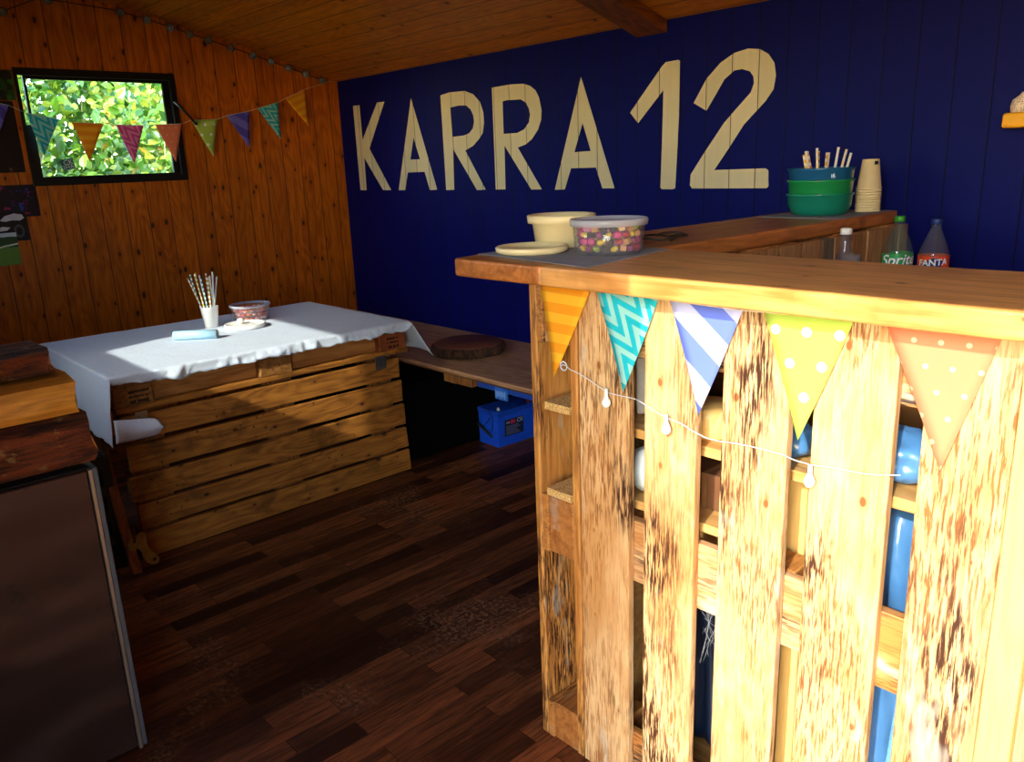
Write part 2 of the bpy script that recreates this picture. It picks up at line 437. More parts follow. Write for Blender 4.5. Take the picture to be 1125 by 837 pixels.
# end wall window: outer frame, sash standing off on the left, pane
pane_glass = glass('window_glass', (0.97, 1.0, 0.97), 0.08)
def ring_frame(u0, u1, v0, v1, t): return [[(u0, v0), (u1, v0), (u1, v1), (u0, v1)], [(u0+t[0], v0+t[1]), (u1-t[2], v0+t[1]), (u1-t[2], v1-t[3]), (u0+t[0], v1-t[3])]]
wr = put('window_1', flat_mesh(ring_frame(WY0-0.008, WY1+0.008, WZ0-0.010, WZ1+0.008, (0.016, 0.034, 0.030, 0.036)), 0.03), black_frame, frame((XL+0.004, 0, 0), (0, 1, 0), (0, 0, 1)))
wr['kind'] = 'structure'
sa = put('sash', flat_mesh(ring_frame(1.160, 1.900, 1.452, 1.990, (0.012, 0.020, 0.038, 0.028)), 0.018), black_frame, frame((XL-0.022, 0, 0), (0, 1, 0), (0, 0, 1)), wr)
b = MB(); b.box(XL-0.024, XL-0.020, 1.168, 1.868, 1.468, 1.966); pn = obj('pane', b, pane_glass, wr)
b = MB(); b.box(XL-0.03, XL-0.012, 1.128, 1.1595, 1.452, 1.735); obj('slot_blocker', b, black_frame, wr)  # black bar added to block the light in the lower part of the slot
# strap of the stay and the sticker on the glass
b = MB(); b.tube([(XL+0.03, 1.90, 1.862), (XL+0.055, 1.93, 1.825), (XL+0.075, 1.985, 1.745)], [0.007, 0.008, 0.006], 8)
b.ball((XL+0.077, 1.99, 1.74), 0.011, 10); obj('window_stay', b, black_frame, wr)
b = MB(); b.box(XL-0.019, XL-0.0175, 1.27, 1.335, 1.505, 1.562, mat=Matrix.Translation((0, 1.30, 1.53)) @ Matrix.Rotation(radians(10), 4, 'X') @ Matrix.Translation((0, -1.30, -1.53)))
st = obj('sticker', b, plain('sticker_teal', '#3c6f74', 0.5), wr); st['label'] = 'square teal sticker with white letters'
lm_ = plain('sticker_white', '#dfe8ea', 0.5)
put('lettering', text_mesh('CK', 0.036, 0.0003), lm_, frame((XL-0.0165, 1.305, 1.543), (0, 1, 0.17), (0, -0.17, 1)), st)
put('lettering', text_mesh('3HA', 0.032, 0.0003), lm_, frame((XL-0.0165, 1.302, 1.519), (0, 1, 0.17), (0, -0.17, 1)), st)
# near window, behind the camera: the sun comes through it onto the table
wn = put('window_2', flat_mesh(ring_frame(NX0, NX1, NZ0, NZ1, (0.045, 0.035, 0.045, 0.035)), 0.09), black_frame, frame((0, YN-0.04, 0), (1, 0, 0), (0, 0, 1)))
wn['kind'] = 'structure'
b = MB(); b.box(NX0+0.04, NX1-0.04, YN-0.043, YN-0.039, NZ0+0.03, NZ1-0.03); obj('pane', b, pane_glass, wn)
# rafter under the boarded ceiling
b = MB()
ys = [3.0 - 0.15*i for i in range(22)]
for a, c in zip(ys, ys[1:]):
    za, zc = ceil_z(a)-0.002, ceil_z(max(c, YN))-0.002; c = max(c, YN)
    if a <= YN: break
    v = [b.bm.verts.new(p) for p in ((-2.40, a, za-0.05), (-2.235, a, za-0.05), (-2.235, c, zc-0.05), (-2.40, c, zc-0.05), (-2.40, a, za+0.001), (-2.235, a, za+0.001), (-2.235, c, zc+0.001), (-2.40, c, zc+0.001))]
    for q in ((0,3,2,1),(4,5,6,7),(0,1,5,4),(2,3,7,6),(1,2,6,5),(3,0,4,7)): b._f([v[i] for i in q])
bmesh.ops.remove_doubles(b.bm, verts=b.bm.verts, dist=1e-5)
struct('trim_1', b, pine_beam, bevel=0.003)
# KARRA 12 painted on the blue boards (x, z outlines on the wall)
LET = {
'K' : [[(-4.723, 1.846), (-4.647, 1.844), (-4.645, 1.631), (-4.446, 1.845), (-4.366, 1.844), (-4.573, 1.575), (-4.364, 1.314), (-4.454, 1.314), (-4.641, 1.519), (-4.646, 1.314), (-4.719, 1.315)]] ,
'A' : [[(-4.088, 1.841), (-3.889, 1.315), (-3.959, 1.312), (-4.0, 1.419), (-4.171, 1.418), (-4.212, 1.313), (-4.281, 1.313)], [(-4.089, 1.619), (-4.038, 1.493), (-4.136, 1.493)]] ,
'R' : [[(-3.806, 1.835), (-3.724, 1.844), (-3.591, 1.84), (-3.522, 1.818), (-3.468, 1.775), (-3.443, 1.718), (-3.441, 1.664), (-3.455, 1.613), (-3.489, 1.583), (-3.543, 1.549), (-3.611, 1.527), (-3.453, 1.314), (-3.526, 1.311), (-3.718, 1.54), (-3.729, 1.314), (-3.803, 1.312)], [(-3.724, 1.764), (-3.65, 1.769), (-3.584, 1.765), (-3.547, 1.741), (-3.527, 1.708), (-3.523, 1.676), (-3.536, 1.641), (-3.57, 1.617), (-3.617, 1.608), (-3.719, 1.605)]] ,
'R2' : [[(-3.365, 1.837), (-3.223, 1.84), (-3.126, 1.835), (-3.076, 1.82), (-3.039, 1.796), (-3.016, 1.761), (-3.0, 1.698), (-3.005, 1.653), (-3.029, 1.608), (-3.075, 1.564), (-3.121, 1.54), (-3.183, 1.527), (-3.014, 1.314), (-3.09, 1.313), (-3.285, 1.541), (-3.29, 1.315), (-3.368, 1.314)], [(-3.286, 1.763), (-3.254, 1.766), (-3.149, 1.762), (-3.111, 1.744), (-3.09, 1.713), (-3.083, 1.683), (-3.093, 1.646), (-3.13, 1.614), (-3.183, 1.599), (-3.288, 1.6)]] ,
'A2' : [[(-2.731, 1.829), (-2.529, 1.317), (-2.604, 1.317), (-2.644, 1.414), (-2.806, 1.414), (-2.851, 1.313), (-2.92, 1.311)], [(-2.725, 1.622), (-2.676, 1.491), (-2.782, 1.489)]] ,
'one' : [[(-2.436, 1.649), (-2.262, 1.825), (-2.241, 1.841), (-2.177, 1.843), (-2.168, 1.838), (-2.169, 1.622), (-2.174, 1.494), (-2.183, 1.316), (-2.197, 1.311), (-2.255, 1.312), (-2.263, 1.319), (-2.256, 1.53), (-2.252, 1.729), (-2.39, 1.601)]] ,
'two' : [[(-2.095, 1.664), (-2.033, 1.755), (-1.969, 1.809), (-1.907, 1.839), (-1.846, 1.848), (-1.794, 1.84), (-1.756, 1.818), (-1.729, 1.783), (-1.72, 1.736), (-1.728, 1.687), (-1.76, 1.646), (-1.852, 1.564), (-1.912, 1.483), (-1.986, 1.389), (-1.747, 1.391), (-1.735, 1.383), (-1.731, 1.322), (-1.739, 1.314), (-2.094, 1.314), (-2.106, 1.328), (-2.103, 1.373), (-2.034, 1.464), (-1.943, 1.577), (-1.89, 1.626), (-1.826, 1.684), (-1.814, 1.716), (-1.817, 1.742), (-1.834, 1.763), (-1.869, 1.775), (-1.904, 1.773), (-1.949, 1.744), (-1.984, 1.694), (-2.031, 1.629)]] ,
}
for k, lps in LET.items():
    me = flat_mesh(lps, 0.001)
    me.transform(frame((0, YB-0.0008, 0), (1, 0, 0), (0, 0, 1)))
    o = link_mesh('painted_letter', me, cream_paint, wall_back)
    o['label'] = 'cream painted ' + {'K': 'letter K', 'A': 'first letter A', 'R': 'first letter R', 'R2': 'second letter R', 'A2': 'second letter A', 'one': 'numeral 1', 'two': 'numeral 2'}[k]

# ------------------------------------------------------------------ outside: grass and shrubs beyond the end window
b = MB(); b.box(-14, 6, -8, 9, -0.75, -0.7)
n = NT('meadow_grass'); v = n.coord(seed=False)
n.set('Base Color', n.mix(n.noise(v, 6, 5), hexc('#2f5a18'), hexc('#8aa844'))); n.set('Roughness', 0.9)
o = obj('ground', b, n.mat); o['kind'] = 'structure'
def leaf_mat():
    n = NT('sunlit_leaves'); g = n.new('ShaderNodeNewGeometry'); r = S(n, g.outputs['Random Per Island'])
    c = n.mix(n.step(r, 0.1, 0.55), hexc('#346c12'), hexc('#82b02e')); c = n.mix(n.step(r, 0.66, 0.92), c, hexc('#d0d448'))
    c = n.mix(n.step(r, 0.975, 0.985), c, hexc('#d9a030'))
    d = n.new('ShaderNodeBsdfDiffuse'); t = n.new('ShaderNodeBsdfTranslucent'); gl = n.new('ShaderNodeBsdfGlossy'); gl.inputs['Roughness'].default_value = 0.45
    for q in (d, t): n.t.links.new(c.s, q.inputs[0])
    m1 = n.new('ShaderNodeMixShader'); m1.inputs[0].default_value = 0.38; n.t.links.new(d.outputs[0], m1.inputs[1]); n.t.links.new(t.outputs[0], m1.inputs[2])
    m2 = n.new('ShaderNodeMixShader'); m2.inputs[0].default_value = 0.08; n.t.links.new(m1.outputs[0], m2.inputs[1]); n.t.links.new(gl.outputs[0], m2.inputs[2])
    n.t.links.new(m2.outputs[0], n.out.inputs[0]); return n.mat
leafm = leaf_mat(); stemm = plain('pale_stems', '#b9a882', 0.7)
def shrub(x, y, rx, ry, h, nl, label, seed, big=1.0):
    R = random.Random(seed); root = thing('shrub', label, 'shrub', (x, y, -0.7), group='shrubs beyond the end window')
    vs, fs = [], []
    for i in range(nl):
        for _ in range(20):
            px, py, pz = R.uniform(-1, 1), R.uniform(-1, 1), R.uniform(0, 1)
            rr = px*px + py*py + max(0, (pz-0.55)/0.45)**2
            if 0.12 < rr < 1 + 0.25*sin(px*9+py*7+pz*11): break
        c = Vector((px*rx, py*ry, pz*h)); s_ = R.uniform(0.027, 0.056)*big
        q = Vector((R.gauss(0.5, 0.7), R.gauss(-0.5, 0.7), R.gauss(0.6, 0.6))).normalized().to_track_quat('Z', 'Y').to_matrix() @ Matrix.Rotation(R.uniform(0, 6.28), 3, 'Z')
        base = len(vs)
        for p in ((0, -1, 0), (0.62, -0.35, 0.12), (0.55, 0.35, 0.1), (0, 1.05, -0.1), (-0.55, 0.35, 0.1), (-0.62, -0.35, 0.12)):
            vs.append(c + q @ (Vector(p)*s_))
        fs.append((base, base+1, base+2, base+3)); fs.append((base, base+3, base+4, base+5))
    me = bpy.data.meshes.new('foliage'); me.from_pydata([tuple(v) for v in vs], [], fs)
    f = link_mesh('foliage', me, leafm, root); f['kind'] = 'stuff'
    b = MB()
    for i in range(26):
        a = R.uniform(0, 6.28); r0 = R.uniform(0, 0.3); r1 = R.uniform(0.5, 0.98)
        p0 = Vector((cos(a)*rx*r0, sin(a)*ry*r0, 0)); p1 = Vector((cos(a+0.3)*rx*r1, sin(a+0.3)*ry*r1, h*R.uniform(0.6, 1.0)))
        mid = (p0+p1)/2 + Vector((R.uniform(-.2, .2), R.uniform(-.2, .2), R.uniform(0, .3)))
        b.tube([p0, mid, p1], [0.014, 0.009, 0.004], 5)
    obj('stems', b, stemm, root, world=False, origin=(0, 0, 0))
shrub(-6.9, 0.95, 0.8, 0.95, 3.2, 12000, 'leafy green shrub seen through the left half of the window', 1)
shrub(-7.1, 3.05, 0.8, 0.95, 3.3, 12000, 'leafy green shrub seen through the right half of the window', 2)
shrub(-9.7, 2.4, 1.15, 2.9, 4.6, 34000, 'tall dense shrub standing behind the two nearer shrubs', 3, 1.25)
# ------------------------------------------------------------------ counter
def tilt_box(b, x0, x1, y0, y1, z0, z1, dx):
    """upright board whose top is shifted by dx"""
    b.box(x0, x1, y0, y1, z0, z1)
    for v in b.bm.verts:
        v.co.x += dx*(v.co.z-z0)/(z1-z0)
PZ = [(0.002, 0.145), (0.540, 0.688), (1.055, 1.198)]
counter = thing('pallet_counter', 'bar front of a scorched pallet stood upright under the counter top', 'counter', (-0.73, 1.30, 0))
YF = 1.254
for x0, x1, dx in ((-1.163, -1.024, 0.002), (-0.984, -0.858, 0.003), (-0.803, -0.669, 0.004), (-0.622, -0.487, 0.0), (-0.443, -0.311, -0.002)):
    b = MB(); tilt_box(b, x0, x1, YF, YF+0.021, 0.002, 1.198, dx)
    obj('deck_board', b, pallet_front, counter, origin=((x0+x1)/2, YF, 0), bevel=0.003, seg=2)
for z0, z1 in PZ:
    b = MB(); b.box(-1.163, -0.311, YF+0.0215, YF+0.043, z0, z1); obj('cross_board', b, pallet_cross, counter, origin=(-0.7, YF, z0), bevel=0.003, seg=2)
    for x0, x1 in ((-1.163, -1.063), (-0.80, -0.66), (-0.412, -0.312)):
        b = MB(); b.box(x0, x1, YF+0.044, YF+0.120, z0, z1); obj('block', b, pallet_side_y, counter, origin=(x0, YF, z0), bevel=0.003)
def side_pallet(name, label, yn, mats, inner=True):
    """pallet stood on end, deck facing -x, narrow side towards the camera at y = yn, 0.8 deep"""
    t = thing(name, label, 'counter', (-1.24, yn+0.4, 0))
    for a, c in ((0, 0.14), (0.185, 0.28), (0.33, 0.47), (0.52, 0.615), (0.66, 0.80)):
        b = MB(); b.box(-1.312, -1.291, yn+a, yn+c, 0.002, 1.198); obj('deck_board', b, mats[0], t, origin=(-1.3, yn+a, 0), bevel=0.003)
    for z0, z1 in ((0.002, 0.108), (0.535, 0.682), (1.055, 1.198)):
        b = MB(); b.box(-1.290, -1.270, yn, yn+0.80, z0, z1); obj('cross_board', b, mats[1], t, origin=(-1.28, yn, z0), bevel=0.002)
        for a, c in ((0.003, 0.10), (0.33, 0.47), (0.70, 0.797)):
            b = MB(); b.box(-1.269, -1.189, yn+a, yn+c, z0, z1); obj('block', b, mats[2], t, origin=(-1.23, yn+a, z0), bevel=0.004)
    for a, c in ((0, 0.10), (0.35, 0.45), (0.70, 0.80)):
        b = MB(); b.box(-1.188, -1.167, yn+a, yn+c, 0.002, 1.198); obj('runner_board', b, mats[0], t, origin=(-1.17, yn+a, 0), bevel=0.003)
    return t
chip = NT('chipboard'); v = chip.coord()
cf = chip.noise(v, 220, 3, 0.7); chip.set('Base Color', chip.mix(chip.step(cf, 0.35, 0.65), hexc('#e2bd7c'), hexc('#a87838'))); chip.set('Roughness', 0.7)
side_block = wood('block_end_grain', '#b57438', '#7c4416', 'y', 26, scorch=0.5, rough=0.65, contrast=1.0)
sp = side_pallet('side_pallet', 'upright pallet seen edge-on at the left end of the bar front, with niches', YF, (pallet_side, pallet_side_y, side_block))
side_pallet('side_pallet', 'upright pallet behind the edge-on one, reaching the blue wall', YF+0.84, (pallet_side, pallet_side_y, side_block))
for z, lab in ((0.899, 'small chipboard shelf high in the edge-on pallet niche'), (0.686, 'small chipboard shelf resting on the middle block of the edge-on pallet')):
    b = MB(); b.box(-1.268, -1.190, YF-0.002, YF+0.10, z, z+0.018); o = obj('niche_shelf', b, chip.mat, sp, origin=(-1.23, YF, z)); o['label'] = lab
# counter top: long slab running to the blue wall, and the front slab
def slab(name, label, loop, z0, z1, mat, seed):
    R = random.Random(seed); b = MB(); pts = []
    for (a, c) in zip(loop, loop[1:]+loop[:1]):
        a, c = Vector(a), Vector(c); n_ = max(2, int((c-a).length/0.06))
        for i in range(n_):
            p = a + (c-a)*i/n_
            if i: p += Vector((R.uniform(-.004, .004), R.uniform(-.004, .004)))
            pts.append((p.x, p.y))
    b.prism(pts, z0, z1)
    o = obj(name, b, mat, origin=((loop[0][0]+loop[2][0])/2, (loop[0][1]+loop[2][1])/2, z0), bevel=0.006, seg=3)
    return tag(o, label, 'worktop')
slab('counter_slab', 'long thick plank top running from the bar corner back to the blue wall', [(-1.49, 1.186), (-1.203, 1.183), (-1.195, 1.60), (-1.185, 2.2), (-1.19, 2.93), (-1.52, 2.93), (-1.515, 2.2), (-1.53, 1.45)], 1.1985, 1.240, top_wood_y, 4)
slab('counter_slab', 'front plank top of the bar with its edge in bright sun', [(-1.201, 1.180), (-0.303, 1.180), (-0.302, 1.553), (-1.196, 1.575)], 1.1985, 1.240, top_wood, 5)
# short upright cladding boards under the long slab, facing the bottles
cl = thing('plank_cladding', 'row of short upright planks under the long plank top, facing the bottles', 'cladding', (-1.14, 2.3, 1.04))
y = 1.66; k = 0
grey_w = wood('greyed_plank', '#7a6a55', '#4a3c2c', 'z', 60, rough=0.7)
pl_w = wood('warm_plank', '#b98a58', '#8a5a2c', 'z', 60, rough=0.6, knots=0.4)
while y < 2.86:
    wd = rnd.choice((0.07, 0.095, 0.12))
    b = MB(); b.box(-1.163, -1.143 + rnd.uniform(0, 0.006), y, min(y+wd, 2.90), 1.045, 1.1975)
    obj('plank', b, grey_w if k in (6,) else pl_w, cl, origin=(-1.15, y, 1.05), bevel=0.002); y += wd + 0.003; k += 1
# batten and panel right of the pallet
b = MB(); b.box(-0.308, -0.262, 1.212, 1.254, 0.002, 1.197)
tag(obj('pine_batten', b, yellow_pine, origin=(-0.285, 1.23, 0), bevel=0.002), 'yellow upright pine batten at the right end of the bar front', 'batten')
b = MB(); b.box(-0.2615, 0.06, 1.232, 1.25, 0.002, 1.197)
tag(obj('plywood_panel', b, wood('weathered_plywood', '#b7a284', '#8f7a5c', 'z', 40, stain=0.3, rough=0.7), origin=(-0.1, 1.24, 0)), 'greyish plywood panel at the right edge beside the yellow batten', 'panel')
# shelf unit behind the bar front
su = thing('shelf_unit', 'dim pine shelf unit seen through the gaps of the bar front', 'shelf', (-0.73, 1.5, 0))
shelf_w = wood('shelf_pine', '#d9ab66', '#b07c3c', 'x', 45, rough=0.6)
for (x0, x1, y0, y1, z0, z1, nm) in ((-1.145, -0.335, 1.299, 1.66, 0.868, 0.889, 'shelf_board'), (-1.145, -0.728, 1.304, 1.66, 0.700, 0.720, 'shelf_board'), (-1.145, -0.335, 1.378, 1.66, 0.05, 0.07, 'shelf_board'),
    (-0.726, -0.688, 1.385, 1.44, 0.071, 0.867, 'divider'), (-1.164, -1.146, 1.378, 1.66, 0.01, 1.19, 'side_panel'), (-0.334, -0.316, 1.378, 1.66, 0.01, 1.19, 'side_panel'), (-1.164, -0.316, 1.661, 1.675, 0.01, 1.19, 'shade_panel')):  # last panel is added behind the shelves to keep their inside dark
    b = MB(); b.box(x0, x1, y0, y1, z0, z1); obj(nm, b, yellow_pine if nm == 'divider' else shelf_w, su, origin=(x0, y0, z0), bevel=0.0015)
# things on the shelves
def blob(c, r, sc, seed, n=28, amp=0.12, freq=2.2, flat=None):
    b = MB(); R = Vector((seed*7.3, seed*3.1, seed*5.7))
    b.ball((0, 0, 0), 1.0, n)
    for v in b.bm.verts:
        d = v.co.normalized(); k = 1 + amp*(noise.noise(d*freq + R) + 0.6*noise.ridged_multi_fractal(d*freq*1.7 + R, 0.8, 2.1, 3, 0.6, 1.0)*0.5)
        v.co = Vector((d.x*sc[0], d.y*sc[1], d.z*sc[2]))*r*k
        if flat is not None: v.co.z = max(v.co.z, -flat)
        v.co += Vector(c)
    return b
bagplastic = glass('thin_clear_plastic', (0.95, 0.97, 1.0), 0.3, 0.15, 0.75, (0.75, 0.80, 0.82))
tag(obj('plastic_bag', blob((-1.052, 1.362, 0.778), 0.052, (0.85, 0.9, 1.05), 1, flat=0.057), [plain('milky_plastic', '#cfd8d6', 0.25, spec=0.6)], origin=(-1.052, 1.362, 0.72)), 'milky white plastic bag on the lower shelf in the first gap', 'bag')
tag(obj('plastic_bag', blob((-1.085, 1.455, 0.787), 0.060, (0.72, 0.5, 1.1), 3, flat=0.066), plain('cyan_plastic', '#1c9ad0', 0.3, spec=0.6), origin=(-1.085, 1.455, 0.72)), 'bright cyan plastic bag tucked behind the milky white bag', 'bag')
b = MB(); b.box(-0.975, -0.845, 1.37, 1.51, 0.7205, 0.800); bx = obj('cardboard_box', b, plain('brown_cardboard', '#6b4426', 0.8), origin=(-0.83, 1.49, 0.72), bevel=0.002)
tag(bx, 'small brown cardboard box on the lower shelf in the second gap', 'box')
b = MB(); b.box(-0.9155, -0.9045, 1.3685, 1.5115, 0.7204, 0.8008); obj('tape', b, plain('packing_tape', '#8a6238', 0.3), bx)
b = MB(); b.lathe([(0, 0), (0.048, 0), (0.056, 0.006), (0.06, 0.05), (0.058, 0.062), (0.045, 0.068), (0, 0.069)], (-0.905, 1.375, 0.8895), 32)
tag(obj('food_tub', b, plain('cream_plastic_sun_tint', '#f3c778', 0.45), origin=(-0.905, 1.375, 0.8895)), 'round cream tub standing on the upper shelf in the second gap', 'tub')  # sunlit copy of the cream plastic, warm light put into its colour
b = MB(); b.lathe([(0, 0), (0.021, 0), (0.023, 0.004), (0.023, 0.085), (0.012, 0.112), (0.009, 0.125), (0.009, 0.145), (0, 0.145)], (-1.225, 1.345, 0.9175), 24)
bt = obj('dark_bottle', b, plain('black_glass', '#0b0d12', 0.12, spec=0.8), origin=(-1.225, 1.345, 0.9175)); tag(bt, 'small black bottle standing on the high niche shelf', 'bottle')
b = MB(); b.lathe([(0, 0.1455), (0.0105, 0.1455), (0.0105, 0.128), (0.0095, 0.128)], (-1.225, 1.345, 0.9175), 20); obj('cap', b, plain('black_cap', '#111111', 0.5), bt)
b = MB(); b.box(-0.05, 0.05, -0.008, 0.008, 0, 0.13); o = obj('plastic_tray', b, plain('white_tray', '#cfc8ba', 0.5), world=False, origin=(-1.055, 1.40, 0.894), bevel=0.004); o.rotation_euler = (radians(-12), radians(-4), 0.4)
tag(o, 'white tray leaning on the upper shelf in the first gap', 'tray')
b = MB(); b.box(-1.13, -0.93, 1.54, 1.64, 0.8895, 0.975); tag(obj('wooden_crate', b, wood('dark_crate', '#5a3418', '#2c1608', 'x', 40), origin=(-1.03, 1.59, 0.8895), bevel=0.004), 'dark wooden crate on the upper shelf behind the white tray', 'crate')
bluebag = NT('blue_bin_bag'); v = bluebag.coord(); f_ = bluebag.noise(bluebag.scale(v, (1, 1, 0.4)), 12, 2, 0.5, 0.6)
bluebag.set('Base Color', bluebag.mix(f_, hexc('#2f5f94'), hexc('#5a8fc0'))); bluebag.set('Roughness', 0.25); bluebag.set('Specular IOR Level', 0.7); bluebag.bump(f_, 0.5, 0.03)
tag(obj('plastic_bag', blob((-0.715, 1.365, 0.926), 0.045, (0.9, 0.9, 0.85), 6, amp=0.35, flat=0.035), bluebag.mat, origin=(-0.715, 1.365, 0.8895)), 'small crumpled blue plastic bag on the upper shelf in the third gap', 'bag')
tag(obj('plastic_bag', blob((-0.530, 1.385, 0.935), 0.062, (1.25, 1.0, 0.75), 8, amp=0.28, flat=0.044), bluebag.mat, origin=(-0.530, 1.385, 0.8895)), 'crumpled blue plastic bag on the upper shelf in the fourth gap', 'bag')
b = MB(); b.box(-0.65, -0.45, 1.49, 1.63, 0.8895, 1.05); tag(obj('cardboard_box', b, plain('tan_cardboard', '#8f6030', 0.8), origin=(-0.46, 1.57, 0.8895), bevel=0.002), 'tan cardboard box on the upper shelf behind the crumpled blue bag', 'box')
def sack(x0, x1, y0, y1, z0, z1, seed, amp=0.016):
    b = MB(); cx, cyy = (x0+x1)/2, (y0+y1)/2; rx, ry = (x1-x0)/2, (y1-y0)/2
    def fn(u, v_):
        a = u*2*pi; z = z0 + (z1-z0)*v_
        q = (abs(cos(a))**3.2 + abs(sin(a))**3.2)**(-1/3.2); cap_ = min(1, (sin(pi*min(0.5, min(v_, 1-v_)*4)))**0.5 + 0.02)
        w_ = amp*noise.noise(Vector((cos(a)*2, sin(a)*2, z*5+seed*9))) + amp*0.7*sin(a*9+z*9+seed)
        return Vector((cx + (rx+w_-amp)*q*cos(a)*cap_, cyy + (ry+w_-amp)*q*sin(a)*cap_, z))
    b.sheet(fn, 44, 24); bmesh.ops.remove_doubles(b.bm, verts=b.bm.verts, dist=1e-4); return b
tag(obj('bin_bag', sack(-0.64, -0.42, 1.39, 1.62, 0.071, 0.86, 2), bluebag.mat, origin=(-0.46, 1.5, 0.071)), 'tall full blue bin bag standing behind the fourth gap', 'bag')
tag(obj('bin_bag', sack(-1.03, -0.82, 1.39, 1.62, 0.071, 0.50, 5), plain('navy_plastic', '#152238', 0.35, spec=0.6), origin=(-0.85, 1.5, 0.071)), 'dark navy bin bag standing low behind the second gap', 'bag')
# towel hem at the foot of the fourth gap
b = MB(); b.sheet(lambda u, v_: Vector((-0.478+0.035*u, 1.345+0.012*sin(v_*9)+0.01*u, 0.08+0.50*v_)), 4, 16)
tn = NT('blue_terry'); v = tn.coord(); q = tn.noise(v, 400, 2); tn.set('Base Color', tn.mix(q, hexc('#2f6faf'), hexc('#79b6e6'))); tn.set('Roughness', 1.0); tn.bump(q, 0.8, 0.003)
tag(obj('terry_towel', b, tn.mat, origin=(-0.435, 1.35, 0.08), solid=0.006), 'light blue terry towel hanging low in the fourth gap', 'towel')
# cobweb in the second gap
b = MB(); R = random.Random(4)
for i in range(20):
    p = Vector((R.uniform(-0.852, -0.812), 1.285+R.uniform(0, 0.04), R.uniform(0.43, 0.537))); q = Vector((R.choice((-0.856, -0.806)), 1.285+R.uniform(0, 0.04), R.uniform(0.40, 0.537)))
    b.tube([p, (p+q)/2+Vector((0, 0, -0.006)), q], 0.00028, 4)
tag(obj('cobweb', b, plain('cobweb_silk', '#9a9da0', 0.8), origin=(-0.83, 1.29, 0.48)), 'tangled white cobweb in the second gap below the middle board', 'cobweb', kind='stuff')
# back counter that carries the bottles, its top hidden below the bar edge
bk = thing('back_counter', 'low counter along the blue wall carrying the soft drink bottles', 'counter', (-0.4, 2.80, 0))
b = MB(); b.box(-1.13, 0.5, 2.62, 2.985, 0.885, 0.915); obj('top', b, shelf_w, bk, bevel=0.003)
b = MB(); b.box(-1.12, 0.49, 2.66, 2.98, 0.0, 0.884); obj('body', b, plain('dark_cabinet', '#20180f', 0.7), bk)
# ------------------------------------------------------------------ bunting
def flag_mat(kind, a, b_, name):
    n = NT(name); v = n.coord(seed=False); x, y, z = n.xyz(v)
    A, Bc = hexc(a), hexc(b_)
    if kind == 'hs': f = ((z/0.044)).frac().gt(0.5)
    elif kind == 'chev':
        u = (x + z)*0.7071; w_ = (z - x)*0.7071
        tri = ((u/0.062).frac() - 0.5).abs()*0.124
        f = ((w_ + tri)/0.052).frac().gt(0.5)
    elif kind == 'diag': f = ((x*0.62 + z*0.78)/0.085 + 0.25).frac().gt(0.5)
    elif kind in ('dots', 'sdots'):
        p, r = (0.056, 0.0088) if kind == 'dots' else (0.038, 0.0042)
        row = (z/p).floor(); sh = (row*0.5).frac()*p
        dx = ((x + sh)/p).frac() - 0.5; dz = (z/p).frac() - 0.5
        d = n.m('SQRT', dx*dx + dz*dz)*p; f = d.lt(r)
    else: f = 0.0
    c = n.mix(f, A, Bc); n.set('Base Color', c); n.set('Roughness', 0.75); n.set('Specular IOR Level', 0.2)
    # thin card lets a little light through
    t = n.new('ShaderNodeBsdfTranslucent'); n.t.links.new(c.s, t.inputs[0])
    mx = n.new('ShaderNodeMixShader'); mx.inputs[0].default_value = 0.12
    n.t.links.new(n.p.outputs[0], mx.inputs[1]); n.t.links.new(t.outputs[0], mx.inputs[2]); n.t.links.new(mx.outputs[0], n.out.inputs[0])
    return n.mat
F = {
 'orange': (flag_mat('hs', '#f7b32a', '#f09a1a', 'orange_striped_card'), 'orange flag with stripes'),
 'teal': (flag_mat('chev', '#1fb9cb', '#9ad6cf', 'teal_zigzag_card'), 'teal flag with pale zigzags'),
 'blue': (flag_mat('diag', '#6a80e2', '#c6ccf6', 'blue_diagonal_card'), 'blue flag with pale diagonal bands'),
 'violet': (flag_mat('diag', '#5a4fc0', '#7a74d8', 'violet_diagonal_card'), 'violet flag with diagonal bands'),
 'lime': (flag_mat('dots', '#bcd85c', '#f4f7ea', 'lime_dotted_card'), 'lime flag with white dots'),
 'coral': (flag_mat('sdots', '#f48c66', '#fbc4a2', 'coral_dotted_card'), 'coral flag with small pale dots'),
 'pink': (flag_mat('chev', '#e04d9a', '#f090b8', 'pink_zigzag_card'), 'pink flag with zigzags'),
}
